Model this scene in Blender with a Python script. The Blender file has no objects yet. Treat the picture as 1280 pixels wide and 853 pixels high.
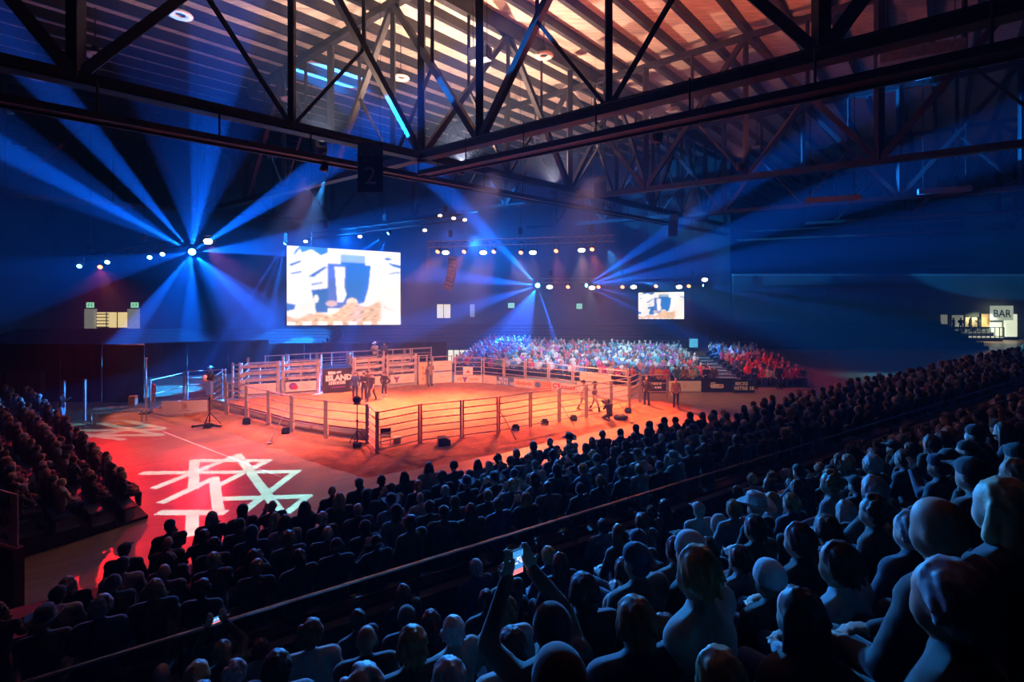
import bpy, bmesh, math, random
import numpy as np
from mathutils import Vector, Matrix, Euler
from mathutils import noise as mnoise
random.seed(7); RNG = np.random.default_rng(11)
S = bpy.context.scene
COL = S.collection
PI = math.pi
# ------------------------------------------------------------------ camera
FPX, HX, HY, EYE = 614.0, 640.0, 343.0, 8.2
cam = bpy.data.objects.new('camera', bpy.data.cameras.new('camera')); COL.objects.link(cam)
cam.location = (0, 0, EYE); cam.rotation_euler = (PI/2, 0, 0)
cam.data.sensor_width = 36; cam.data.lens = FPX/1280*36
cam.data.shift_y = -(426.5-HY)/1280; cam.data.clip_start = .05; cam.data.clip_end = 400
S.camera = cam
S.view_settings.view_transform = 'Standard'; S.view_settings.look = 'None'
S.view_settings.exposure = 0.0; S.view_settings.gamma = 1; S.view_settings.use_curve_mapping = False
S.cycles.use_denoising = True; S.cycles.use_adaptive_sampling = True; S.cycles.adaptive_threshold = .03; S.cycles.adaptive_min_samples = 16; S.cycles.time_limit = 850
S.cycles.max_bounces = 5; S.cycles.diffuse_bounces = 1; S.cycles.glossy_bounces = 2; S.cycles.volume_bounces = 0
S.cycles.transparent_max_bounces = 6; S.cycles.sample_clamp_indirect = 4
# ------------------------------------------------------------------ world: black outside, thin stage haze everywhere
w = bpy.data.worlds.new('haze_world'); S.world = w; w.use_nodes = True
nt = w.node_tree; nt.nodes.clear()
wo = nt.nodes.new('ShaderNodeOutputWorld'); wv = nt.nodes.new('ShaderNodeVolumeScatter')
HAZE = .0065; wv.inputs['Anisotropy'].default_value = .15; wv.inputs['Color'].default_value = (.28, .5, 1, 1)   # fine haze scatters blue most
wb = nt.nodes.new('ShaderNodeBackground'); wb.inputs[0].default_value = (.004, .01, .03, 1); wb.inputs[1].default_value = .15
# the haze hangs over the arena end and thins out towards the seats in front of the viewer
tcw = nt.nodes.new('ShaderNodeNewGeometry'); sxw = nt.nodes.new('ShaderNodeSeparateXYZ'); mrw = nt.nodes.new('ShaderNodeMapRange')
mrw.interpolation_type = 'SMOOTHSTEP'; mrw.inputs[1].default_value = 8; mrw.inputs[2].default_value = 22; mrw.inputs[3].default_value = .0006; mrw.inputs[4].default_value = HAZE
nt.links.new(tcw.outputs['Position'], sxw.inputs[0]); nt.links.new(sxw.outputs[1], mrw.inputs[0]); nt.links.new(mrw.outputs[0], wv.inputs['Density'])
S.cycles.volume_step_rate = 20; S.cycles.volume_max_steps = 8; w.cycles.volume_sampling = 'EQUIANGULAR'
nt.links.new(wv.outputs[0], wo.inputs['Volume']); nt.links.new(wb.outputs[0], wo.inputs['Surface'])

def P(x, y, D):                      # photograph pixel + depth -> place in the hall
    return Vector(((x-HX)*D/FPX, D, EYE-(y-HY)*D/FPX))
def PH(x, y, h):                     # photograph pixel + height above the floor
    return P(x, y, FPX*(EYE-h)/(y-HY))
def PF(x, y): return PH(x, y, 0)
def proj(p):
    return HX+FPX*p[0]/p[1], HY+FPX*(EYE-p[2])/p[1]

def spot(name, a, b, ang, col, watt, blend=.3, rad=.08, parent=None):
    l = bpy.data.lights.new(name, 'SPOT'); l.energy = watt; l.color = col
    l.spot_size = math.radians(ang); l.spot_blend = blend; l.shadow_soft_size = rad
    o = bpy.data.objects.new(name, l); COL.objects.link(o)
    a = Vector(a); b = Vector(b)
    o.location = a; o.rotation_euler = (b-a).to_track_quat('-Z', 'Y').to_euler()
    return o
BLUE = (.006, .21, 1.0); CYAN = (.05, .5, 1.0); WARM = (1, .62, .42); ORANGE = (1, .24, .08); RED = (1, .04, .05)
# lamp positions on the rigs (pixel, depth)
HUB1 = P(240, 315, 33); HUB2 = P(672, 357, 50); HUB3 = P(733, 357, 51)
LA = P(356, 305, 36); LB = P(485, 292, 37); HUB4 = P(879, 357, 52)
def beam(hub, x, y, D, ang, watt, col=BLUE):       # a moving-head beam leaves its lens half a metre in front of the lamp
    t = P(x, y, D); d = (t-hub).normalized(); spot('moving_head_beam', hub+d*.62, t, ang, col, watt, .25, .04)
for (x, y, D, a, k) in [(20, 195, 26, 8, 1.0), (110, 165, 28, 10, .6), (252, 40, 26, 6, .6), (292, 40, 24, 8, .6), (430, 190, 26, 7, 1.2),
                        (420, 318, 36, 6, .7), (110, 485, 50, 7, 1.0), (238, 480, 50, 9, .7), (330, 395, 44, 9, .9), (300, 450, 50, 6, .3), (165, 330, 26, 10, .15), (330, 410, 46, 24, .35), (430, 300, 38, 22, .3), (255, 100, 25, 34, .05), (200, 450, 50, 24, .2), (100, 240, 30, 24, .12)]:
    beam(HUB1, x, y, D, a, 700000*k)
for (x, y, D, a, k) in [(590, 470, 44, 6, .4), (640, 470, 46, 5, .3), (705, 460, 46, 5, .8), (560, 345, 42, 8, .6), (560, 240, 44, 9, .9), (540, 400, 42, 10, .3), (640, 420, 46, 40, .1)]:
    beam(HUB2, x, y, D, a, 1100000*k)
for (x, y, D, a, k) in [(900, 245, 45, 9, 1.0), (950, 280, 42, 9, .9), (1000, 315, 40, 9, .7), (1000, 345, 40, 5, .6), (940, 405, 44, 10, .18), (860, 420, 44, 7, .3)]:
    beam(HUB3, x, y, D, a, 560000*k)
for (x, y, D, a, k) in [(255, 460, 32, 3.5, 1.), (300, 440, 33, 4, .5), (325, 470, 33, 8, .4)]: beam(LA, x, y, D, a, 400000*k)
for (x, y, D, a, k) in [(400, 350, 36.2, 12, .7), (440, 420, 36.2, 5, .6), (470, 330, 36.3, 9, .5)]: beam(LB, x, y, D, a, 320000*k)
for (x, y, D, a, k) in [(1010, 365, 44, 7, .6), (1010, 385, 44, 8, .4)]: beam(HUB4, x, y, D, a, 160000*k)
# broad blue washes on the far rigs
for (a, b, ang, e) in [(P(228, 306, 34), (-26, 46, 2), 120, 9000), (P(560, 290, 46), (-4, 60, 4), 110, 9000), (P(400, 300, 42), (-16, 50, 4), 110, 9000), (P(150, 322, 34), (-36, 34, 6), 90, 3000)]:
    spot('blue_wash', a, b, ang, BLUE, e, 1.0, .3)
# blue light over the near crowd, from the left rig
spot('crowd_wash', P(430, 297, 38.6), (0, 6, 5.2), 22, BLUE, 44000, .8, .1)
spot('crowd_wash', P(590, 302, 35.2), (3.5, 3, 6), 26, (.02, .3, 1), 76000, .8, .1)
spot('crowd_wash', P(800, 352, 49), (36, 34, 1), 26, CYAN, 50000, .8, .1)
# arena key lights
for i, x in enumerate((557, 604, 666, 727)):
    spot('arena_key', P(x, 316, 35.4), (-11+i*5.6, 29.5-i*.6, 0), 50, (1, .25, .13), 24000, .9, .15)
for i, x in enumerate((547, 580, 617, 651, 695, 740)):
    spot('arena_orange', P(x, 316, 35.3), (-12+i*4, 31-(i % 2)*4, 0), 44, (1, .11, .025), 26000, .9, .15)
spot('pink_wash', P(258, 305, 32.3), (-9, 27, 0), 46, (1, .16, .36), 15000, .9, .15)
spot('red_wash', (-16.4, 26.1, 2.8), (-13, 19, 0), 60, (1, .012, .02), 3000, 1., .1)
spot('red_wash', P(125, 335, 32.4), (-15, 19.5, 0), 48, (1, .012, .02), 9000, 1., .1)
spot('added_front_key', (-.5, 20.5, 12.5), (-8.5, 32, .5), 58, (1, .34, .26), 28000, 1., .3)  # lamps added on the viewer's side to brighten chutes, fences and boards
spot('added_front_key', (3.5, 21.5, 12.8), (3, 33, .5), 60, (1, .3, .19), 26000, 1., .3)
spot('added_front_key', (-8.6, 20.6, 12.4), (-12.5, 26.5, .5), 60, (1, .36, .42), 16000, 1., .2)
spot('added_front_key', (9, 25, 12.6), (14, 34.5, .5), 42, (1, .5, .34), 5000, 1., .2)
# far crowd
spot('stand_cyan', P(640, 318, 35.6), (4.5, 41.5, 1), 60, (.22, .62, 1), 16000, .9, .1)
spot('stand_cyan', P(760, 312, 35.2), (12, 41, 1), 60, (.22, .62, 1), 16000, .9, .1)
spot('stand_red', P(766, 312, 35), (18, 38, 1), 36, (1, .04, .07), 7000, .9, .1)
# added uplights below the roof deck, put in only to brighten it
ADDED_UPL = [((-3.0, 29.0), (1, .62, .46), 14000), ((-9.5, 24.5), (1, .66, .5), 6000), ((3.0, 36.0), (1, .55, .4), 9000), ((6.5, 22.0), (1, .22, .13), 4500), ((13.0, 28.0), (1, .2, .12), 1200), ((-1, 44), (1, .7, .55), 2500), ((9.0, 46.0), (1, .5, .36), 1500)]
for (q, c_, e) in ADDED_UPL: spot('added_roof_uplight', (q[0], q[1], EYE+6.6), (q[0], q[1]+.01, 24), 150, c_, e, 1., .04)

# ------------------------------------------------------------------ materials
MATS = {}
def mat(name, col, rough=.6, metal=0., var=.25, scale=6., bump=0., emis=None, estr=0., spec=.5, stretch=None):
    if name in MATS: return MATS[name]
    m = bpy.data.materials.new(name); m.use_nodes = True; n = m.node_tree; b = n.nodes['Principled BSDF']
    tc = n.nodes.new('ShaderNodeTexCoord'); nz = n.nodes.new('ShaderNodeTexNoise'); nz.inputs['Scale'].default_value = scale
    nz.inputs['Detail'].default_value = 3
    src = tc.outputs['Object']
    if stretch:
        mp = n.nodes.new('ShaderNodeMapping'); mp.inputs['Scale'].default_value = stretch
        n.links.new(src, mp.inputs[0]); src = mp.outputs[0]
    n.links.new(src, nz.inputs['Vector'])
    rp = n.nodes.new('ShaderNodeValToRGB')
    lo = [max(0, c*(1-var)) for c in col]; hi = [min(1, c*(1+var)) for c in col]
    rp.color_ramp.elements[0].color = (*lo, 1); rp.color_ramp.elements[1].color = (*hi, 1)
    rp.color_ramp.elements[0].position = .3; rp.color_ramp.elements[1].position = .7
    n.links.new(nz.outputs[0], rp.inputs[0]); n.links.new(rp.outputs[0], b.inputs['Base Color'])
    b.inputs['Roughness'].default_value = rough; b.inputs['Metallic'].default_value = metal
    b.inputs['Specular IOR Level'].default_value = spec
    if bump:
        bp = n.nodes.new('ShaderNodeBump'); bp.inputs['Strength'].default_value = bump
        n.links.new(nz.outputs[0], bp.inputs['Height']); n.links.new(bp.outputs[0], b.inputs['Normal'])
    if emis:
        b.inputs['Emission Color'].default_value = (*emis, 1); b.inputs['Emission Strength'].default_value = estr
    MATS[name] = m; return m
def mat_objcol(name, rough=.8, var=.25, scale=30., bump=.1, sheen=0.):     # colour comes from the object's own colour
    m = bpy.data.materials.new(name); m.use_nodes = True; n = m.node_tree; b = n.nodes['Principled BSDF']
    oi = n.nodes.new('ShaderNodeObjectInfo'); tc = n.nodes.new('ShaderNodeTexCoord')
    nz = n.nodes.new('ShaderNodeTexNoise'); nz.inputs['Scale'].default_value = scale
    mr = n.nodes.new('ShaderNodeMapRange'); mr.inputs[3].default_value = 1-var; mr.inputs[4].default_value = 1+var
    mx = n.nodes.new('ShaderNodeVectorMath'); mx.operation = 'SCALE'
    n.links.new(tc.outputs['Object'], nz.inputs['Vector']); n.links.new(nz.outputs[0], mr.inputs[0])
    n.links.new(oi.outputs['Color'], mx.inputs[0]); n.links.new(mr.outputs[0], mx.inputs['Scale'])
    n.links.new(mx.outputs[0], b.inputs['Base Color']); b.inputs['Roughness'].default_value = rough
    if sheen: b.inputs['Sheen Weight'].default_value = sheen
    bp = n.nodes.new('ShaderNodeBump'); bp.inputs['Strength'].default_value = bump
    n.links.new(nz.outputs[0], bp.inputs['Height']); n.links.new(bp.outputs[0], b.inputs['Normal'])
    MATS[name] = m; return m
def mat_attr(name, rough=.8, emit=0.):                                    # colour from the mesh's colour attribute
    m = bpy.data.materials.new(name); m.use_nodes = True; n = m.node_tree; b = n.nodes['Principled BSDF']
    at = n.nodes.new('ShaderNodeAttribute'); at.attribute_name = 'Col'
    if emit:
        b.inputs['Base Color'].default_value = (.01, .01, .01, 1)
        n.links.new(at.outputs['Color'], b.inputs['Emission Color']); b.inputs['Emission Strength'].default_value = emit
    else: n.links.new(at.outputs['Color'], b.inputs['Base Color'])
    b.inputs['Roughness'].default_value = rough
    MATS[name] = m; return m
def mat_wood_floor():
    m = bpy.data.materials.new('wood_floor'); m.use_nodes = True; n = m.node_tree; b = n.nodes['Principled BSDF']
    tc = n.nodes.new('ShaderNodeTexCoord'); mp = n.nodes.new('ShaderNodeMapping'); mp.inputs['Rotation'].default_value = (0, 0, math.radians(-30))
    br = n.nodes.new('ShaderNodeTexBrick'); br.inputs['Scale'].default_value = 1.0
    br.inputs['Brick Width'].default_value = 2.2; br.inputs['Row Height'].default_value = .14; br.inputs['Mortar Size'].default_value = .006
    br.inputs['Color1'].default_value = (.42, .25, .14, 1); br.inputs['Color2'].default_value = (.33, .185, .1, 1); br.inputs['Mortar'].default_value = (.12, .06, .03, 1)
    nz = n.nodes.new('ShaderNodeTexNoise'); nz.inputs['Scale'].default_value = .8; nz.inputs['Detail'].default_value = 4
    mr = n.nodes.new('ShaderNodeMapRange'); mr.inputs[3].default_value = .75; mr.inputs[4].default_value = 1.2
    vm = n.nodes.new('ShaderNodeVectorMath'); vm.operation = 'SCALE'
    n.links.new(tc.outputs['Object'], mp.inputs[0]); n.links.new(mp.outputs[0], br.inputs['Vector']); n.links.new(tc.outputs['Object'], nz.inputs['Vector'])
    n.links.new(nz.outputs[0], mr.inputs[0]); n.links.new(br.outputs['Color'], vm.inputs[0]); n.links.new(mr.outputs[0], vm.inputs['Scale'])
    n.links.new(vm.outputs[0], b.inputs['Base Color']); b.inputs['Roughness'].default_value = .24
    n2 = n.nodes.new('ShaderNodeMapRange'); n2.inputs[3].default_value = .3; n2.inputs[4].default_value = .45
    n.links.new(nz.outputs[0], n2.inputs[0]); n.links.new(n2.outputs[0], b.inputs['Roughness'])
    MATS['wood_floor'] = m; return m
def mat_dirt():
    m = bpy.data.materials.new('arena_dirt'); m.use_nodes = True; n = m.node_tree; b = n.nodes['Principled BSDF']
    tc = n.nodes.new('ShaderNodeTexCoord'); nz = n.nodes.new('ShaderNodeTexNoise'); nz.inputs['Scale'].default_value = 1.6; nz.inputs['Detail'].default_value = 8
    nz.inputs['Roughness'].default_value = .7
    rp = n.nodes.new('ShaderNodeValToRGB'); rp.color_ramp.elements[0].color = (.26, .1, .045, 1); rp.color_ramp.elements[1].color = (.5, .22, .11, 1)
    rp.color_ramp.elements[0].position = .3; rp.color_ramp.elements[1].position = .7
    bp = n.nodes.new('ShaderNodeBump'); bp.inputs['Strength'].default_value = .6; bp.inputs['Distance'].default_value = .1
    n.links.new(tc.outputs['Object'], nz.inputs['Vector']); n.links.new(nz.outputs[0], rp.inputs[0]); n.links.new(rp.outputs[0], b.inputs['Base Color'])
    n.links.new(nz.outputs[0], bp.inputs['Height']); n.links.new(bp.outputs[0], b.inputs['Normal']); b.inputs['Roughness'].default_value = .95
    MATS['arena_dirt'] = m; return m

M_black = mat('black_steel', (.012, .012, .014), .5, .3)
M_truss = mat('dark_roof_steel', (.03, .03, .035), .55, .4, .2, 2.)
M_alu = mat('aluminium', (.35, .36, .38), .35, .9)
M_rail = mat('galvanised_rail', (.42, .38, .38), .42, .55, .2, 3.)
M_chute = mat('painted_chute', (.5, .44, .44), .5, .15, .25, 3.)
M_cream = mat('cream_vinyl', (.78, .68, .56), .55, 0, .05, 2.)
M_white = mat('white_vinyl', (.8, .8, .78), .55, 0, .05, 2.)
M_navy = mat('navy_vinyl', (.015, .025, .07), .5, 0, .1, 2.)
M_blackv = mat('black_vinyl', (.012, .012, .016), .6, 0, .1, 2.)
M_blueprint = mat('blue_vinyl', (.1, .22, .5), .5, 0, .1, 2.)
M_orange = mat('orange_print', (.75, .3, .14), .5, 0, .1)
M_redprint = mat('red_print', (.55, .03, .05), .5, 0, .1)
M_purple = mat('purple_print', (.22, .05, .3), .5, 0, .1)
M_green = mat('green_print', (.04, .25, .06), .5, 0, .1)
M_grey = mat('grey_print', (.3, .28, .27), .6, 0, .1)
M_seat = mat('dark_bench', (.03, .03, .04), .6)
M_tier = mat('dark_concrete', (.045, .045, .05), .9, 0, .3, 3., .1)
M_wall = mat('dark_wall_paint', (.09, .1, .1), .9, 0, .2, .3)
M_barwall = mat('grey_green_wall', (.2, .22, .2), .9, 0, .15, .3)
M_deck = mat('roof_deck', (.52, .44, .38), .75, 0, .3, 1.2, .3, stretch=(.6, 6, 1))
# ------------------------------------------------------------------ mesh helpers
class MB:
    def __init__(s): s.v = []; s.f = []; s.mi = []; s.cur = 0
    def add(s, vs, fs):
        k = len(s.v); s.v += [tuple(v) for v in vs]; s.f += [tuple(i+k for i in f) for f in fs]; s.mi += [s.cur]*len(fs)
    def box(s, c, size, R=None):
        c = Vector(c); h = Vector(size)/2; vs = []
        for z in (-1, 1):
            for (x, y) in ((-1, -1), (1, -1), (1, 1), (-1, 1)):
                p = Vector((x*h.x, y*h.y, z*h.z)); p = R @ p if R else p; vs.append(c+p)
        s.add(vs, [(3, 2, 1, 0), (4, 5, 6, 7), (0, 1, 5, 4), (1, 2, 6, 5), (2, 3, 7, 6), (3, 0, 4, 7)]); return s
    def bar(s, a, b, w, h=None, up=(0, 0, 1)):
        a = Vector(a); b = Vector(b); h = h or w; d = (b-a); L = d.length
        if L < 1e-6: return s
        d /= L; up = Vector(up)
        if abs(d.dot(up)) > .98: up = Vector((1, 0, 0)) if abs(d.x) < .9 else Vector((0, 1, 0))
        x = d.cross(up).normalized(); z = x.cross(d).normalized()
        vs = [p+x*(i*w/2)+z*(j*h/2) for p in (a, b) for (i, j) in ((-1, -1), (1, -1), (1, 1), (-1, 1))]
        s.add(vs, [(0, 1, 2, 3), (7, 6, 5, 4), (0, 4, 5, 1), (1, 5, 6, 2), (2, 6, 7, 3), (3, 7, 4, 0)]); return s
    def tube(s, a, b, r0, r1=None, n=8):
        a = Vector(a); b = Vector(b); r1 = r0 if r1 is None else r1; d = (b-a).normalized()
        u = d.orthogonal().normalized(); v = d.cross(u)
        vs = [p+(u*math.cos(2*PI*i/n)+v*math.sin(2*PI*i/n))*r for p, r in ((a, r0), (b, r1)) for i in range(n)]
        fs = [(i, (i+1) % n, n+(i+1) % n, n+i) for i in range(n)] + [tuple(range(n-1, -1, -1)), tuple(range(n, 2*n))]
        s.add(vs, fs); return s
    def ell(s, c, r, R=None, seg=10, rings=7):
        c = Vector(c); vs = [c+(R @ Vector((0, 0, r[2])) if R else Vector((0, 0, r[2])))]
        for j in range(1, rings):
            t = PI*j/rings
            for i in range(seg):
                a = 2*PI*i/seg; p = Vector((r[0]*math.sin(t)*math.cos(a), r[1]*math.sin(t)*math.sin(a), r[2]*math.cos(t)))
                vs.append(c+(R @ p if R else p))
        p = Vector((0, 0, -r[2])); vs.append(c+(R @ p if R else p)); n = len(vs)-1
        fs = [(0, 1+i, 1+(i+1) % seg) for i in range(seg)]
        for j in range(rings-2):
            for i in range(seg):
                a = 1+j*seg+i; b = 1+j*seg+(i+1) % seg; fs.append((a, a+seg, b+seg, b))
        k = 1+(rings-2)*seg; fs += [(n, k+(i+1) % seg, k+i) for i in range(seg)]
        s.add(vs, fs); return s
    def cap(s, a, b, ra, rb, n=8):
        a = Vector(a); b = Vector(b); d = b-a
        if d.length < 1e-5: return s.ell(a, (ra, ra, ra))
        d.normalize(); u = d.orthogonal().normalized(); v = d.cross(u); vs = []; rings = []
        for t in (1.3, .8, .35): rings.append((a-d*ra*math.sin(t), ra*math.cos(t)))
        rings += [(a, ra), (b, rb)]
        for t in (.35, .8, 1.3): rings.append((b+d*rb*math.sin(t), rb*math.cos(t)))
        for c, r in rings: vs += [c+(u*math.cos(2*PI*i/n)+v*math.sin(2*PI*i/n))*r for i in range(n)]
        fs = [tuple(range(n-1, -1, -1))]
        for j in range(len(rings)-1):
            fs += [(j*n+i, j*n+(i+1) % n, (j+1)*n+(i+1) % n, (j+1)*n+i) for i in range(n)]
        m = (len(rings)-1)*n; fs.append(tuple(range(m, m+n))); s.add(vs, fs); return s
    def lathe(s, prof, c=(0, 0, 0), R=None, n=16, closed=False):
        c = Vector(c); vs = []
        for (r, z) in prof:
            for i in range(n):
                p = Vector((r*math.cos(2*PI*i/n), r*math.sin(2*PI*i/n), z)); vs.append(c+(R @ p if R else p))
        m = len(prof); fs = []
        for j in range(m if closed else m-1):
            k = (j+1) % m
            fs += [(j*n+i, j*n+(i+1) % n, k*n+(i+1) % n, k*n+i) for i in range(n)]
        if not closed: fs += [tuple(range(n-1, -1, -1)), tuple(range((m-1)*n, m*n))]
        s.add(vs, fs); return s
    def prism(s, pts, thick, M):                      # flat outline (x,z) extruded along local y, placed by matrix M
        n = len(pts); vs = [M @ Vector((x, -thick/2, z)) for x, z in pts]+[M @ Vector((x, thick/2, z)) for x, z in pts]
        s.add(vs, [tuple(range(n)), tuple(range(2*n-1, n-1, -1))]+[(i, n+i, n+(i+1) % n, (i+1) % n) for i in range(n)]); return s
    def mesh(s, name, mats=()):
        me = bpy.data.meshes.new(name); me.from_pydata(s.v, [], s.f)
        for m in (mats if isinstance(mats, (list, tuple)) else [mats]): me.materials.append(m)
        if any(s.mi): me.polygons.foreach_set('material_index', s.mi)
        me.update(); return me
    def build(s, name, m, parent=None, smooth=False):
        if parent is not None:
            off = parent.matrix_world.inverted() if parent.get('_w') is None else Matrix.Translation(-Vector(parent['_w']))
            s.v = [tuple(off @ Vector(v)) for v in s.v]
            o = bpy.data.objects.new(name, s.mesh(name, m)); COL.objects.link(o); o.parent = parent
        else:
            c = Vector([(min(v[i] for v in s.v)+max(v[i] for v in s.v))/2 for i in range(3)]); c.z = min(v[2] for v in s.v)
            s.v = [tuple(Vector(v)-c) for v in s.v]
            o = bpy.data.objects.new(name, s.mesh(name, m)); COL.objects.link(o); o.location = c
        if smooth: o.data.shade_smooth()
        return o
WORLD = {}
def tag(o, label, cat, group=None):
    o['label'] = label; o['category'] = cat
    if group: o['group'] = group
    return o
def thing(name, label, cat, loc=(0, 0, 0), group=None, rz=0.):
    o = bpy.data.objects.new(name, None); COL.objects.link(o); o.empty_display_size = .2
    o.location = loc; o.rotation_euler = (0, 0, rz); o.matrix_world = Matrix.Translation(Vector(loc)) @ Matrix.Rotation(rz, 4, 'Z')
    return tag(o, label, cat, group)
class Tmp: pass
def part(mb, name, m, root, smooth=False):            # mb is in hall coordinates; root may be an Empty or a mesh part
    # place of root in the hall (no scale): walk up the parents
    M = Matrix.Identity(4); r = root
    while r is not None: M = (Matrix.Translation(r.location) @ r.rotation_euler.to_matrix().to_4x4()) @ M; r = r.parent
    inv = M.inverted(); mb.v = [tuple(inv @ Vector(v)) for v in mb.v]
    o = bpy.data.objects.new(name, mb.mesh(name, m)); COL.objects.link(o); o.parent = root
    if smooth: o.data.shade_smooth()
    return o
def struct(o): o['kind'] = 'structure'; return o
def text_mesh(txt, size, M, thick=.004, align='CENTER', bold=0.):
    cu = bpy.data.curves.new('t', 'FONT'); cu.body = txt; cu.size = size; cu.align_x = align; cu.align_y = 'CENTER'; cu.extrude = thick; cu.offset = bold
    cu.resolution_u = 2
    o = bpy.data.objects.new('t', cu); COL.objects.link(o); dg = bpy.context.evaluated_depsgraph_get()
    me = bpy.data.meshes.new_from_object(o.evaluated_get(dg)); bpy.data.objects.remove(o); bpy.data.curves.remove(cu)
    mb = MB(); mb.add([M @ v.co for v in me.vertices], [tuple(p.vertices) for p in me.polygons]); bpy.data.meshes.remove(me)
    return mb
def frame_M(a, b, z0, off=0.):       # matrix whose x runs from a to b, local z is up, local -y faces the camera side; origin mid-bottom at z0
    a = Vector((a[0], a[1], 0)); b = Vector((b[0], b[1], 0)); x = (b-a).normalized(); y = Vector((0, 0, 1)).cross(x)
    o = (a+b)/2-y*off; o.z = z0
    return Matrix(((x.x, y.x, 0, o.x), (x.y, y.y, 0, o.y), (0, 0, 1, o.z), (0, 0, 0, 1)))
def text_on(M, x, z, txt, size, d=.012, bold=0., squash=1.):
    T = M @ Matrix.Translation((x, -d, z)) @ Matrix.Rotation(PI/2, 4, 'X') @ Matrix.Diagonal((squash, 1, 1, 1))
    return text_mesh(txt, size, T, .004, bold=bold)

# ------------------------------------------------------------------ floor, walls
mat_wood_floor(); mat_dirt()
fl = MB().box((15, 45, -.1), (200, 150, .2)).build('floor', MATS['wood_floor']); struct(fl)
WALL_D = 64
def wall(name, mb, m): return struct(mb.build(name, m))
wb_ = MB(); wb_.box((-16, WALL_D+.25, 12), (88, .5, 24)); wall('wall_back', wb_, M_wall)
wall('wall_left', MB().box((-60.25, 20, 12), (.5, 92, 24)), M_wall)
wall('wall_right', MB().box((100, 45, 12), (.5, 150, 24)), M_wall)
wall('wall_far_right', MB().box((64, 118, 12), (76, .5, 24)), M_wall)
wall('wall_return', MB().box((28.2, 91, 12), (.5, 54, 24)), M_wall)
# low wall of the bar block (its top trim is the long pale line right of centre)
BW = 62.
wall('wall_bar', MB().box((62, BW+.3, 4.0), (68, .6, 8.0)), M_barwall)
struct(MB().box((62, BW+.2, 8.12), (68, .9, .24)).build('trim_1', mat('pale_trim', (.55, .45, .4), .6)))
struct(MB().box((62, BW-.2, 9.2), (68, .12, .12)).build('trim_2', M_alu))
ROOF_Z = EYE+15.4
# roof axes
th = math.atan((1178-HX)/FPX)
eR = Vector((math.sin(th), math.cos(th), 0)); eL = Vector((-math.cos(th), math.sin(th), 0))
def RL(r, l, z): return eR*r+eL*l+Vector((0, 0, z))
ceil = MB()
vs = [(-62, -30, ROOF_Z), (104, -30, ROOF_Z), (104, 120, ROOF_Z), (-62, 120, ROOF_Z)]
Rr = Matrix.Rotation(PI/2-th, 3, 'Z')
ceil.box(Vector((20, 45, ROOF_Z+.15)), (170, 152, .3))
ceil = struct(ceil.build('ceiling', M_deck))
n_p = 0
for k in range(-22, 36):
    l = 19.85+k*2.15
    # clip the purlin to the hall
    rs = [r for r in np.arange(-60, 120, 1.5) if -58 < (eR*r+eL*l).x < 95 and -4 < (eR*r+eL*l).y < (63.5 if (eR*r+eL*l).x < 28 else 110)]
    if len(rs) < 4: continue
    part(MB().bar(RL(min(rs), l, ROOF_Z-.28), RL(max(rs), l, ROOF_Z-.28), .3, .56), 'purlin', M_truss, ceil)
# ------------------------------------------------------------------ roof trusses
ZB, ZT = EYE+6.0, EYE+14.6
def in_hall(p): return -58 < p.x < 95 and p.y < (63 if p.x < 28 else 112) and p.y > -6
def roof_truss(fixed, along, lo, hi, label, zb=ZB, zt=ZT, bay=6.6, origin=15.7, chord=.42, start_up=True):
    def pt(t, z): return RL(t, fixed, z) if along == 'r' else RL(fixed, t, z)
    root = thing('roof_truss', label, 'roof truss', pt((lo+hi)/2, zb))
    part(MB().bar(pt(lo, zb), pt(hi, zb), chord, chord*.8), 'bottom_chord', M_truss, root)
    part(MB().bar(pt(lo, zb-chord*.4-.04), pt(hi, zb-chord*.4-.04), chord*1.35, .06), 'bottom_flange', M_truss, root)
    part(MB().bar(pt(lo, zt), pt(hi, zt), chord, chord), 'top_chord', M_truss, root)
    k0 = math.ceil((lo-origin)/bay); k1 = math.floor((hi-origin)/bay)
    for k in range(k0, k1+1):
        t = origin+k*bay
        part(MB().bar(pt(t, zb), pt(t, zt), .34 if k % 2 == 0 else .24), 'vertical_member', M_truss, root)
        if k < k1:
            a, b = ((zb, zt) if k % 2 == 0 else (zt, zb))
            part(MB().bar(pt(t, a), pt(t+bay, b), .3), 'diagonal_member', M_truss, root)
            part(MB().bar(pt(t+bay/2, (zb+zt)/2), pt(t+bay/2, zt), .16), 'sub_vertical', M_truss, root)
            part(MB().bar(pt(t+bay/2, (zb+zt)/2), pt(t+(bay if (k % 2 == 0) else 0)*1.0, zb if k % 2 else zb), .14), 'sub_diagonal', M_truss, root)
    return root
roof_truss(19.85, 'r', -16, 66, 'long deep roof truss running from the upper left away over the arena')
roof_truss(15.7, 'l', -22, 52, 'deep cross truss rising to the top right from the central roof node')
roof_truss(32.2, 'l', -30, 44, 'middle cross truss behind the central roof node', chord=.34)
roof_truss(48.7, 'l', -40, 40, 'far cross truss above the right-hand end of the arena', chord=.36)
roof_truss(-.8, 'l', -4, 60, 'nearest cross truss in the dark upper left of the roof', chord=.34)
roof_truss(66, 'l', -42, 12, 'most distant cross truss over the bar end', chord=.34)
roof_truss(-6.5, 'r', 26, 88, 'roof truss at the dark far right above the bar', chord=.34)
roof_truss(52.75, 'r', -8, 38, 'roof truss far left behind the blue beams', chord=.34)
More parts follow.
